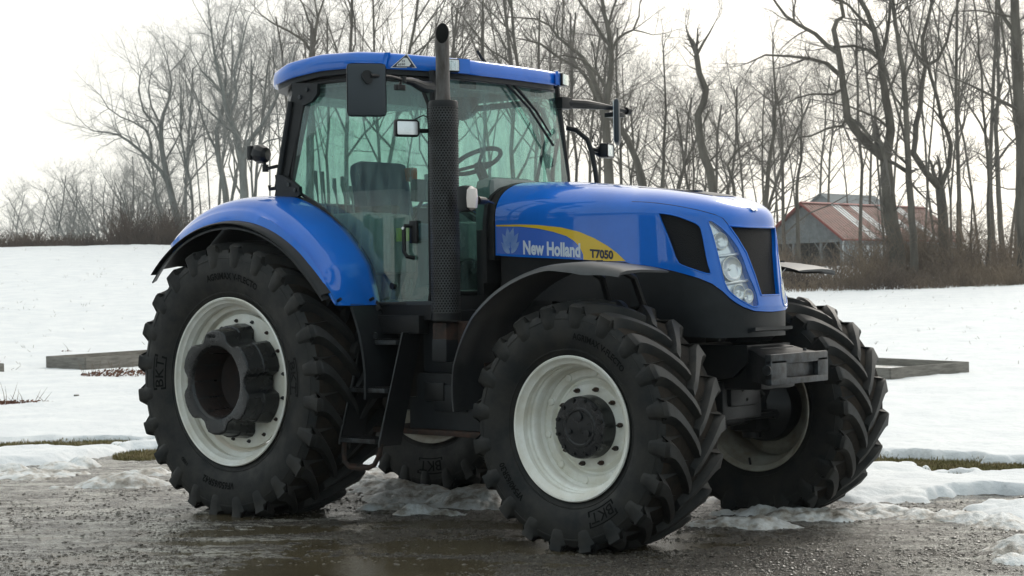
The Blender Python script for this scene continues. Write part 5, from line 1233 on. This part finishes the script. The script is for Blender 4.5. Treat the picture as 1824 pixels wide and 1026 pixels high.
def put_tree(kind, px, D, sc, rz, label, cat='tree', group=None, top=None):
    base = ground_at(px, D)
    nm, tm, wm_, H = PROT[kind]
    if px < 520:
        if kind not in HAZED:
            a_, b_ = tm.copy(), wm_.copy(); a_.materials[0] = BARK_HAZED; b_.materials[0] = TWIG_HAZED; HAZED[kind] = (a_, b_)
        tm, wm_ = HAZED[kind]
    if top is not None: sc = (at(px, top, D).z-base.z)/H/1.06
    e_ = bpy.data.objects.new('shrub' if nm == 'bush' else 'bare_tree', None); COL.objects.link(e_); e_.location = base; e_.rotation_euler = (0, 0, rz); e_.scale = (sc, sc, sc); tagit(e_, label, cat, group)
    for n_, me in (('trunk', tm), ('twigs', wm_)):
        o = bpy.data.objects.new(n_, me); COL.objects.link(o); o.parent = e_
        if n_ == 'twigs' or nm == 'bush': o['kind'] = 'stuff'
    return e_
# ---- the trees one can tell apart, limb by limb: (start fraction handled by shared first points) px, py, width px
def traced(D, limbs, label, seed, tw_n=1.9, tw_len=2.6, group=None, hz=1.):
    rng = random.Random(seed); tr, tw = MB(), MB(); first = limbs[0][0]; root = None; ends = {}
    base = None
    for li, (pts, w0, w1) in enumerate(limbs):
        key = pts[0]; off0 = ends.get(key, 0.)
        slope = 0. if li == 0 else rng.uniform(-.5, .5)
        P3 = []; acc = off0; rs = []
        # subdivide and roughen
        Q = []
        for a, b in zip(pts, pts[1:]):
            k = max(1, int(math.hypot(b[0]-a[0], b[1]-a[1])/22))
            for j in range(k): Q.append((a[0]+(b[0]-a[0])*j/k, a[1]+(b[1]-a[1])*j/k, j == 0, a))
        Q.append((pts[-1][0], pts[-1][1], True, pts[-1])); prev = None
        for i, (x, y, kn, a) in enumerate(Q):
            if prev: acc += slope*math.hypot(x-prev[0], y-prev[1])*D/FPX
            jx = 0 if kn else rng.gauss(0, 1.1); jy = 0 if kn else rng.gauss(0, .8)
            P3.append(at(x+jx, y+jy, D+acc)); t = i/(len(Q)-1); rs.append((w0+(w1-w0)*t)*.5*D/FPX)
            if kn: ends[a] = acc
            prev = (x, y)
        if li == 0:
            gz_ = float(terr(P3[0].x, P3[0].y)); 
            if P3[0].z > gz_-.2: P3.insert(0, Vector((P3[0].x, P3[0].y, gz_-.4))); rs.insert(0, rs[0]*1.25)
            base = P3[0].copy()
        stem(tr, P3, rs, 9 if w0 > 14 else 6)
        Ls = sum((b-a).length for a, b in zip(P3, P3[1:]))
        PP = dict(lv=4, twig=2, n=(0, 7, 7, 5), t0=(0, .2, .15, .15), ang=(25, 60), len=(0, .55, .5, .5), rr=.55, wob=.19, up=.05)
        st_ = 0.35 if li == 0 else .12
        for i in range(int(Ls*tw_n*.75)):
            t = st_+(1-st_)*rng.random(); k = t*(len(P3)-1); j = min(int(k), len(P3)-2); q = P3[j].lerp(P3[j+1], k-j); rr = rs[j]
            ax = (P3[j+1]-P3[j]).normalized(); s_ = Matrix.Rotation(rng.random()*2*pi, 3, ax) @ ax.orthogonal().normalized(); an = radians(rng.uniform(30, 70)); nd = ax*cos(an)+s_*sin(an)
            grow(tr, tw, q, nd, tw_len*rng.uniform(.4, 1.2), min(rr*.5, .045), 2, rng, PP)
        ax = (P3[-1]-P3[-2]).normalized()
        for q in range(2): grow(tr, tw, P3[-1], ax+Vector((rng.gauss(0, .25), rng.gauss(0, .25), rng.gauss(0, .2))), tw_len*.9, rs[-1]*.8, 2, rng, PP)
    e_ = empty('bare_tree', base, label, 'tree', group)
    hazed = base is not None and azof(base.x, base.y) < -.125
    for n_, mb_, mt_ in (('trunk', tr, BARK_HAZED if hazed else BARK), ('twigs', tw, TWIG_HAZED if hazed else TWIG)):
        o = bpy.data.objects.new(n_, mesh_of(n_, mb_, mt_)); COL.objects.link(o); o.parent = e_; o.matrix_parent_inverse = Matrix.Translation(-base)
        if n_ == 'twigs': o['kind'] = 'stuff'
def Z3(l): return [(1300+x/1.9, y/1.9) for x, y in l]
def Z2(l): return [(860+x/2.443, y/2.443) for x, y in l]
def Z1(l): return [(x/2.23, y/2.23) for x, y in l]
def Lb(z, *a): return [(z(l), w0, w1) for l, w0, w1 in a]
traced(84, Lb(Z3, ([(572, 960), (566, 860), (548, 760), (540, 690), (533, 610), (528, 540)], 34, 21),
    ([(528, 540), (545, 440), (527, 330), (511, 205), (490, 110), (465, 40), (430, -20), (400, -90)], 18, 7), ([(528, 540), (470, 490), (425, 440), (397, 395), (385, 300), (368, 180), (352, 100), (362, 70), (385, 55), (375, 0), (350, -60)], 17, 5),
    ([(368, 180), (335, 160), (290, 115), (235, 85), (190, 55), (160, 15), (130, -30)], 9, 3), ([(368, 250), (330, 215), (270, 198), (200, 190), (120, 186), (60, 214)], 8, 2.5), ([(385, 300), (345, 320), (280, 318), (230, 330), (190, 350)], 5, 2),
    ([(397, 395), (380, 425), (330, 435), (275, 460), (230, 465), (200, 500)], 5, 2), ([(397, 395), (440, 420), (470, 460), (510, 480), (528, 540)], 6, 8), ([(511, 205), (470, 170), (420, 155), (352, 160)], 7, 4), ([(490, 110), (440, 60), (400, 15), (340, -10)], 7, 3),
    ([(511, 205), (528, 140), (540, 60), (545, -20)], 9, 4), ([(527, 330), (560, 260), (572, 230)], 5, 2), ([(545, 440), (500, 400), (455, 380), (405, 360), (350, 350)], 5, 2.5), ([(511, 205), (475, 235), (460, 265), (500, 270)], 4, 2.5), ([(528, 540), (560, 555), (598, 580)], 6, 8)),
    'massive forked bare tree standing in front of the red roofed barn', 11, 1.7, 2.4)
traced(82, Lb(Z3, ([(632, 960), (622, 830), (614, 700), (605, 560), (600, 480), (596, 380), (590, 280), (575, 180), (562, 90), (552, 0), (545, -60)], 15, 6), ([(596, 380), (560, 330), (535, 270), (520, 215)], 5, 2.5), ([(590, 280), (620, 200), (640, 120), (655, 30)], 5, 2), ([(605, 560), (560, 520), (530, 480)], 5, 3)),
    'slim straight bare tree just right of the massive forked one', 12, 1.5, 2.0)
traced(88, Lb(Z3, ([(735, 940), (728, 830), (722, 740), (712, 640)], 23, 17), ([(712, 640), (665, 585), (622, 520), (630, 420), (648, 310), (662, 225), (652, 130), (672, 60), (690, -20)], 13, 6), ([(712, 640), (742, 560), (748, 490), (718, 410), (702, 330), (680, 260), (665, 200)], 10, 5), ([(662, 225), (705, 200), (735, 140), (752, 60), (780, -10)], 7, 3), ([(718, 410), (735, 375), (770, 368)], 4, 2), ([(718, 410), (690, 370), (655, 345)], 4, 2), ([(662, 225), (625, 180), (600, 120), (570, 40)], 5, 2), ([(622, 520), (598, 500), (575, 400), (540, 280), (520, 200)], 6, 3)),
    'double stemmed bare tree at the right end of the barn', 13, 1.7, 2.2)
traced(80, Lb(Z3, ([(1000, 980), (994, 800), (988, 600), (984, 400), (976, 200), (966, 60), (960, -40)], 24, 15), ([(970, 120), (935, 70), (905, 10), (890, -50)], 9, 4), ([(984, 375), (925, 345), (850, 305), (800, 282), (750, 262), (700, 238)], 7, 2), ([(966, 60), (900, 45), (840, 35), (780, 38)], 5, 2), ([(988, 640), (940, 640), (890, 625)], 3, 1.5)),
    'thick straight bare trunk at the right edge of the picture', 14, 1.3, 2.2)
for i, (l, w, D, lab) in enumerate([([(878, 930), (874, 700), (872, 520), (858, 380), (850, 220), (838, 90), (820, -20)], 8, 86, 'thin dark straight tree left of the right edge trunk'), ([(812, 930), (818, 760), (822, 660), (790, 600), (795, 560)], 5, 90, 'small crooked sapling between the barn end and the right edge'), ([(930, 930), (915, 760), (905, 560), (900, 440), (910, 300), (905, 150), (912, 0)], 12, 112, 'pale tall tree close to the right edge of the wood'), ([(770, 930), (772, 740), (775, 560), (770, 400), (778, 250), (790, 100), (800, -20)], 6, 96, 'slender tree directly right of the barn roof')]):
    traced(D, Lb(Z3, (l, w, w*.35)), lab, 40+i, 2.0, 1.9)
traced(92, Lb(Z2, ([(552, 900), (548, 760), (541, 620), (534, 500), (545, 400), (560, 300), (558, 200), (545, 120), (528, 60), (515, -30)], 20, 6), ([(534, 500), (500, 400), (470, 310), (435, 250), (375, 200), (330, 165), (290, 110), (230, 82), (130, 75)], 11, 2.5), ([(545, 400), (505, 330), (440, 260), (360, 240), (300, 250)], 7, 2), ([(558, 200), (520, 160), (475, 80), (430, 20), (395, -40)], 8, 3), ([(560, 225), (585, 170), (620, 145), (655, 130), (680, 70), (682, 20)], 6, 2), ([(655, 130), (700, 140), (740, 152), (790, 145)], 3, 1.2), ([(545, 120), (565, 40), (590, -20)], 5, 3), ([(330, 165), (320, 100), (335, 30)], 4, 2)),
    'large forked bare tree right behind the left cab mirror', 15, 1.7, 2.2)
traced(96, Lb(Z2, ([(715, 900), (695, 780), (670, 700), (640, 630), (600, 560), (550, 500), (500, 440), (460, 350), (420, 300), (330, 250), (250, 190), (170, 170)], 15, 3), ([(600, 560), (612, 480), (640, 420)], 4, 2), ([(500, 440), (480, 350), (440, 270)], 5, 2.5)),
    'bare tree leaning steeply to the left above the tractor hood', 16, 1.6, 2.2)
traced(88, Lb(Z2, ([(1015, 980), (1003, 840), (988, 740), (962, 680), (945, 600), (935, 500), (962, 445), (972, 390), (942, 320), (930, 240)], 18, 10), ([(930, 240), (900, 170), (885, 125)], 7, 2), ([(930, 240), (960, 185), (985, 145), (1012, 95)], 6, 1.5), ([(935, 305), (910, 295), (892, 285)], 2.5, 1.2), ([(988, 700), (1030, 660), (1050, 620)], 4, 2), ([(988, 740), (1040, 730)], 3, 2)),
    'crooked S shaped bare trunk with a forked top over the hood', 17, .55, 1.5)
for i, (l, w, D, lab) in enumerate([([(778, 880), (788, 700), (792, 560), (795, 420), (790, 320), (785, 215)], 8, 100, 'upright bare tree halfway between the cab mirror and the crooked trunk'), ([(1225, 980), (1240, 780), (1252, 660), (1272, 560), (1275, 430), (1268, 330), (1262, 240)], 10, 90, 'upright bare tree standing above the front of the hood'), ([(1100, 900), (1090, 800), (1065, 720), (1100, 660), (1150, 620)], 7, 92, 'low crooked tree next to the S shaped trunk'), ([(920, 880), (915, 700), (908, 560), (905, 480)], 5, 104, 'thin pole tree behind the crooked trunk'), ([(1370, 930), (1372, 760), (1385, 620), (1390, 500), (1380, 380)], 7, 105, 'thin tree in the gap left of the barn')]):
    traced(D, Lb(Z2, (l, w, w*.3)), lab, 60+i, 2.1, 2.3)
traced(118, Lb(Z1, ([(742, 990), (722, 920), (695, 830), (672, 740), (655, 660), (640, 580), (640, 500), (650, 450), (670, 400), (682, 330), (668, 260)], 15, 2.5), ([(672, 740), (640, 680), (600, 640), (560, 600), (510, 560), (470, 535), (420, 525), (370, 520)], 8, 2), ([(600, 640), (602, 580), (585, 520), (530, 485), (480, 465), (430, 430), (400, 380)], 5, 1.5), ([(640, 580), (615, 500), (570, 440), (550, 360), (560, 290)], 6, 1.5), ([(655, 640), (690, 580), (720, 520), (730, 470)], 4, 1.5), ([(640, 500), (600, 420), (590, 350), (600, 290)], 4, 1.5)),
    'leaning bare tree with a wide crown standing alone left of the fender', 18, 2.4, 3.2)
traced(112, Lb(Z1, ([(975, 880), (970, 760), (966, 640), (945, 540), (910, 470), (890, 380), (870, 300), (850, 200), (838, 110)], 18, 3), ([(966, 640), (990, 560), (1040, 500), (1080, 430), (1120, 340), (1150, 250)], 10, 2.5), ([(945, 540), (880, 490), (830, 440), (790, 400)], 6, 2), ([(910, 470), (940, 380), (930, 280), (960, 180), (980, 90)], 6, 2), ([(966, 640), (1000, 600), (1060, 560), (1150, 540)], 5, 2), ([(890, 380), (850, 330), (800, 280), (760, 200)], 5, 1.5)),
    'stout bare tree with crossing limbs left of the cab lamp', 19, 2.2, 2.8)
traced(116, Lb(Z1, ([(900, 880), (895, 760), (870, 640), (860, 520), (890, 400), (900, 300), (880, 220), (890, 140)], 13, 2.5), ([(870, 640), (830, 540), (800, 460), (780, 380), (740, 300)], 6, 2), ([(890, 400), (940, 330), (960, 240)], 5, 2)),
    'mid sized bare tree rising between the leaning tree and the cab', 20, 2.2, 2.8)
traced(100, Lb(Z1, ([(1230, 880), (1232, 600), (1236, 400), (1240, 210)], 16, 12), ([(1240, 210), (1252, 130), (1262, 70), (1290, -10)], 8, 3), ([(1240, 210), (1205, 160), (1150, 125), (1080, 90), (1040, 60)], 6, 2), ([(1252, 130), (1225, 80), (1205, 20), (1180, -20)], 5, 2), ([(1262, 70), (1250, 0)], 4, 2)),
    'tall forked bare tree rising directly above the tractor roof', 21, 1.5, 2.2)
# ---- filler trees of the wood, by region
rng = random.Random(99)
def fill(n_, px0, px1, d0, d1, kinds, top0, top1, label, group, jitter=0):
    for i in range(n_):
        px = px0+(px1-px0)*(i+.5+rng.uniform(-.45, .45))/n_; D = rng.uniform(d0, d1); tp = top0+(top1-top0)*(px-px0)/(px1-px0)+rng.uniform(-35, 35)
        put_tree(rng.choice(kinds), px, D, 1, rng.random()*6.28, label, 'shrub' if max(kinds) > 7 and min(kinds) > 7 else 'tree', group, tp)
fill(14, -40, 130, 150, 190, (6, 7, 8, 9), 375, 335, 'small pale bare tree on the far left skyline', 'small trees on the far left skyline')
fill(22, 100, 310, 125, 155, (6, 7, 8, 9), 318, 280, 'rounded bare tree in the low thicket on the left', 'low trees on the left of the field edge')
fill(5, 230, 330, 135, 165, (6, 7), 270, 200, 'bushy bare tree behind the leaning tree on the left', 'bushy trees behind the leaning tree')
fill(12, 320, 520, 118, 160, (0, 1, 2, 3, 4), 130, 30, 'bare woodland tree between the leaning tree and the cab', 'wood left of the cab')
fill(16, 520, 1020, 105, 150, (0, 1, 2, 3, 4, 5), -20, -60, 'tall bare woodland tree seen over or through the cab', 'wood behind the cab')
fill(7, 1000, 1140, 100, 150, (0, 1, 4, 5), 0, 60, 'bare woodland tree behind the left mirror', 'wood behind the left mirror')
fill(18, 1110, 1400, 105, 165, (6, 7, 4, 5, 0), 190, 130, 'lower bare tree in the bright gap above the hood', 'low wood above the hood')
fill(6, 1380, 1560, 160, 200, (0, 4, 5, 6), 120, 60, 'distant bare tree behind the barn', 'wood behind the barn')
fill(7, 1560, 1850, 92, 135, (4, 5, 0), -80, -120, 'slim tall woodland tree on the right', 'slim trees of the right hand wood')
fill(8, 1520, 1870, 110, 150, (4, 5, 1, 3), -20, -60, 'grey woodland tree deep in the right hand wood', 'deeper trees of the right hand wood')
fill(6, 1425, 1570, 92, 112, (8, 9), 425, 415, 'leafless shrub in front of the barn wall', 'shrubs in front of the barn')
# ---- undergrowth: one tangled mass along the edge of the field
def undergrowth(name, spans, col, col2, seed):
    rng = random.Random(seed); mb = MB()
    for px0, px1, d0, d1, n_, h0, h1 in spans:
        for i in range(n_):
            px = rng.uniform(px0, px1); D = d0+(d1-d0)*rng.random()**1.5; b_ = ground_at(px, D)
            ns = rng.randint(4, 8); hh = rng.uniform(h0, h1)*(.35+1.3*float(vnoise(np.array([px/38.]), np.array([D/5.]), seed)[0]))
            for j in range(ns):
                a = rng.random()*6.28; ln = rng.uniform(.2, .9); p = b_+Vector((rng.gauss(0, .3), rng.gauss(0, .3), -.1)); h = hh*rng.uniform(.5, 1.1)
                dd = Vector((cos(a), sin(a), 0)); p1 = p+dd*h*ln*.3+Vector((0, 0, h*.6)); p2 = p+dd*h*ln*.75+Vector((0, 0, h*.95)); p3 = p+dd*h*ln*1.15+Vector((0, 0, h*rng.uniform(.75, 1.1)))
                mb.tube([p, p1, p2, p3], [.016, .013, .009, .004], 3, False)
                for k in range(3):
                    q0 = p1.lerp(p2, rng.random()); q1 = q0+Vector((rng.gauss(0, .3), rng.gauss(0, .3), rng.gauss(.15, .25)))*h*.45; mb.tube([q0, q1], [.008, .004], 3, False)
    o = bpy.data.objects.new(name, mesh_of(name, mb, M_(name+'_stem', col, .9, col2=col2, vscale=.35))); COL.objects.link(o); o['kind'] = 'stuff'
undergrowth('undergrowth', [(1385, 1880, 76, 83, 480, .3, 1.0), (1385, 1880, 79, 92, 190, .7, 2.2), (1540, 1880, 84, 100, 230, 1.2, 3.2), (1000, 1400, 88, 130, 500, 1., 2.5)], (.21, .155, .105), (.085, .06, .045), 3)
undergrowth('far_undergrowth', [(-60, 330, 112, 124, 700, .5, 1.3), (200, 560, 112, 135, 500, 1., 2.6), (560, 1000, 100, 125, 400, 1, 2.5)], (.11, .075, .055), (.07, .05, .04), 4)
# ================================================================== BARN
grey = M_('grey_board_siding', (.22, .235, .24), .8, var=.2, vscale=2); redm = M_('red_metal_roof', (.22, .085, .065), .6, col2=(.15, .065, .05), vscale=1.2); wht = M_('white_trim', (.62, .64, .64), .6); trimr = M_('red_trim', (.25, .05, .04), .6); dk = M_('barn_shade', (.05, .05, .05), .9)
D0 = 143.
def barn(c0, Dn, wpx, label):
    pass
Cn = at(1500, 419, D0)         # near corner of the eaves
fwd = Vector((FH[0], FH[1], 0)); rgt = Vector((RH[0], RH[1], 0)); ang_ = radians(40)
gd_ = (-rgt*cos(ang_)+fwd*sin(ang_)); ld_ = (rgt*sin(ang_+radians(4))+fwd*cos(ang_+radians(4)))   # along the gable, along the ridge
W_ = 7.1; L_ = 18.5; EZ = Cn.z; RZ = EZ+2.75; GZ = EZ-3.3
ba = empty('barn', (Cn.x, Cn.y, GZ), 'long grey barn with a red metal roof and white roof panels behind the brush', 'barn')
def bp_(u, v, z): q = Vector((Cn.x, Cn.y, 0))+gd_*u+ld_*v; return Vector((q.x, q.y, z))
def slab_(name, P, n_, mat, parent=ba, **k): return obj(name, MB().prism(P, n_), mat, parent, smooth=False, **k)
slab_('front_wall', [bp_(0, 0, GZ), bp_(0, L_, GZ), bp_(0, L_, EZ), bp_(0, 0, EZ)], gd_*.15, grey)
slab_('back_wall', [bp_(W_, 0, GZ), bp_(W_, L_, GZ), bp_(W_, L_, EZ), bp_(W_, 0, EZ)], gd_*-.15, grey)
slab_('end_wall', [bp_(0, L_, GZ), bp_(W_, L_, GZ), bp_(W_, L_, EZ), bp_(W_/2, L_, RZ-.2), bp_(0, L_, EZ)], ld_*-.15, grey)
gb = slab_('gable', [bp_(0, 0, EZ-.25), bp_(W_, 0, EZ-.25), bp_(W_, 0, EZ), bp_(W_/2, 0, RZ-.15), bp_(0, 0, EZ)], ld_*.12, grey)
bt = MB()
for i in range(1, 24):
    u = W_*i/24; top = EZ+(RZ-.15-EZ)*(1-abs(u-W_/2)/(W_/2)); bt.prism([bp_(u-.03, -.03, EZ-.2), bp_(u+.03, -.03, EZ-.2), bp_(u+.03, -.03, top), bp_(u-.03, -.03, top)], ld_*.03)
obj('batten', bt, grey, gb, smooth=False, kind='stuff')
slab_('porch_beam', [bp_(-.1, -.1, EZ-.55), bp_(W_+.1, -.1, EZ-.55), bp_(W_+.1, -.1, EZ-.25), bp_(-.1, -.1, EZ-.25)], ld_*.14, grey)
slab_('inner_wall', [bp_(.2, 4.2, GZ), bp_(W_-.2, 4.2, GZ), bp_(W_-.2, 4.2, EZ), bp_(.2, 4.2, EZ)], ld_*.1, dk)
for u in (.1, 2.0, 4.6, W_-.1):
    slab_('porch_post', [bp_(u-.09, -.05, GZ), bp_(u+.09, -.05, GZ), bp_(u+.09, -.05, EZ-.5), bp_(u-.09, -.05, EZ-.5)], ld_*.18, grey)
    for s in (-1, 1): obj('brace', MB().tube([bp_(u, .03, EZ-1.35), bp_(u+s*.6, .03, EZ-.55)], .05, 4), grey, ba)
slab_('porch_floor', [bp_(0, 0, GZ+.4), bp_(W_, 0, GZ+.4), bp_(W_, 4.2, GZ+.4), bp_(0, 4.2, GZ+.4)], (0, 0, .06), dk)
for side in (0, 1):
    u0, u1 = (-.45, W_/2) if side == 0 else (W_+.45, W_/2)
    ze = EZ-(RZ-EZ)*.45/(W_/2); v0 = -.5; npan = 14; dv = (L_+1.0)/npan
    for i in range(npan):
        white = i in (3, 5, 8, 10); a, b = v0+i*dv, v0+(i+1)*dv-.02
        pm = obj('roof_panel', MB().prism([bp_(u0, a, ze), bp_(u0, b, ze), bp_(u1, b, RZ), bp_(u1, a, RZ)], (0, 0, .07)), wht if white else redm, ba, smooth=False)
        if white: pm['label'] = 'white translucent roof panel'
    rb = MB()
    for i in range(npan*3+1):
        v = v0+i*dv/3; rb.tube([bp_(u0, v, ze+.08), bp_(u1, v, RZ+.08)], .028, 4)
    obj('roof_rib', rb, redm, ba, kind='stuff')
slab_('ridge_cap', [bp_(W_/2-.2, -.5, RZ+.04), bp_(W_/2+.2, -.5, RZ+.04), bp_(W_/2, -.5, RZ+.16)], ld_*(L_+1), trimr)
for a_, b_ in ((-.5, W_/2), (W_+.5, W_/2)): 
    obj('barge_board', MB().tube([bp_(a_, -.53, EZ-.42), bp_(b_, -.53, RZ-.02)], .11, 4), trimr, ba)
obj('gutter', MB().tube([bp_(-.5, -.5, EZ-.36), bp_(-.5, L_+.5, EZ-.36)], .08, 6), trimr, ba)
obj('downpipe', MB().tube([bp_(-.4, -.4, EZ-.5), bp_(-.12, -.1, EZ-.9), bp_(-.12, -.1, GZ)], .06, 6), wht, ba)
for v in (3.2, 5.2, 7.6): slab_('wall_panel', [bp_(-.03, v, GZ+.5), bp_(-.03, v+1.3, GZ+.5), bp_(-.03, v+1.3, EZ-.8), bp_(-.03, v, EZ-.8)], gd_*.05, wht)
# second building behind, only its roof shows
Cb = at(1508, 372, 185); hb = empty('house', (Cb.x, Cb.y, Cb.z-7), 'pale grey roofed house peeking over the barn roof', 'house')
def hp(u, v, z): q = Vector((Cb.x, Cb.y, 0))+gd_*u+ld_*v; return Vector((q.x, q.y, z))
ez = Cb.z-.6
obj('wall', MB().prism([hp(0, 0, ez-6), hp(6, 0, ez-6), hp(6, 0, ez), hp(3, 0, ez+2.2), hp(0, 0, ez)], ld_*10), grey, hb, smooth=False)
for s in (0, 1):
    u0, u1 = (-.4, 3) if s == 0 else (6.4, 3)
    obj('roof', MB().prism([hp(u0, -.4, ez-.25), hp(u0, 10.4, ez-.25), hp(u1, 10.4, ez+2.25), hp(u1, -.4, ez+2.25)], (0, 0, .15)), M_('grey_shingles', (.15, .17, .18), .8, bump=.4, bscale=8), hb, smooth=False)
sp_ = ground_at(1682, 96); sh = empty('shed', sp_, 'small pale lean-to shed half hidden by brush beside the double trunk', 'shed')
obj('shed_wall', MB().prism([sp_+rgt*-.55+Vector((0, 0, -.2)), sp_+rgt*.55+Vector((0, 0, -.2)), sp_+rgt*.55+Vector((0, 0, 1.6)), sp_+rgt*-.55+Vector((0, 0, 1.9))], fwd*1.2), grey, sh, smooth=False)
obj('shed_roof', MB().prism([sp_+rgt*-.7+Vector((0, 0, 1.92))-fwd*.1, sp_+rgt*.7+Vector((0, 0, 1.58))-fwd*.1, sp_+rgt*.7+Vector((0, 0, 1.64))-fwd*.1, sp_+rgt*-.7+Vector((0, 0, 1.98))-fwd*.1], fwd*1.4), wht, sh, smooth=False)
# ================================================================== YARD BEHIND THE CAMERA (mirrored in the paint)
bc = Vector((-9.5, -21, 0)); bd_ = Vector((.86, -.51, 0)); bn = Vector((.51, .86, 0))
bs = empty('machine_shed', bc, 'long white machine shed with dark door openings behind the photographer', 'shed')
shw = M_('white_steel_siding', (.80, .82, .83), .5)
def sp3(u, v, z): q = bc+bd_*u+bn*v; return Vector((q.x, q.y, z))
def sb(nm, u0, u1, z0, z1, mat, dv=.15, v=0): obj(nm, MB().prism([sp3(u0, v, z0), sp3(u1, v, z0), sp3(u1, v, z1), sp3(u0, v, z1)], bn*-dv), mat, bs, smooth=False)
edges = [-9, -6.6, -3.4, -1.8, 1.4, 4.0, 6.4, 9]
for i in range(7):
    if i % 2 == 0: sb('wall', edges[i], edges[i+1], 0, 4.2, shw)
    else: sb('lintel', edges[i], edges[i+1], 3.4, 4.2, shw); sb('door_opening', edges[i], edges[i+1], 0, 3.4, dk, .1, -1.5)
obj('roof', MB().prism([sp3(-9.5, .6, 4.1), sp3(9.5, .6, 4.1), sp3(9.5, -5, 6.6), sp3(-9.5, -5, 6.6)], (0, 0, .12)), M_('shed_roof', (.10, .11, .12), .6), bs, smooth=False)
for i, (x, y, s_, k) in enumerate([(-26, -20, .8, 2), (-22, -12.5, .7, 0), (4, -29, .8, 3), (12, -30, .9, 1), (19, -24, .8, 6), (26, -16, .9, 0), (24, -5, .8, 3), (31, 4, .9, 2), (-16, -30, 1, 1), (16, -38, 1, 3)]):
    nm, tm, wm_, H = PROT[k]; e_ = bpy.data.objects.new('bare_tree', None); COL.objects.link(e_); e_.location = (x, y, 0); e_.scale = (s_,)*3; e_.rotation_euler = (0, 0, i); tagit(e_, 'bare yard tree standing behind the photographer', 'tree', 'yard trees behind the photographer')
    for n_, me in (('trunk', tm), ('twigs', wm_)):
        o = bpy.data.objects.new(n_, me); COL.objects.link(o); o.parent = e_
        if n_ == 'twigs': o['kind'] = 'stuff'
# ================================================================== AIR
hz = bpy.data.materials.new('haze_air'); hz.use_nodes = True; n = hz.node_tree.nodes; l = hz.node_tree.links; n.clear()
o_ = n.new('ShaderNodeOutputMaterial'); pv = n.new('ShaderNodeVolumePrincipled'); pv.inputs['Color'].default_value = (.93, .96, .96, 1); pv.inputs['Density'].default_value = .00028; pv.inputs['Anisotropy'].default_value = .0
l.new(pv.outputs[0], o_.inputs['Volume'])
hb_ = obj('haze', MB().box((CAM[0], CAM[1], 15.5), (330, 330, 18)), hz, None, smooth=False, kind='stuff')
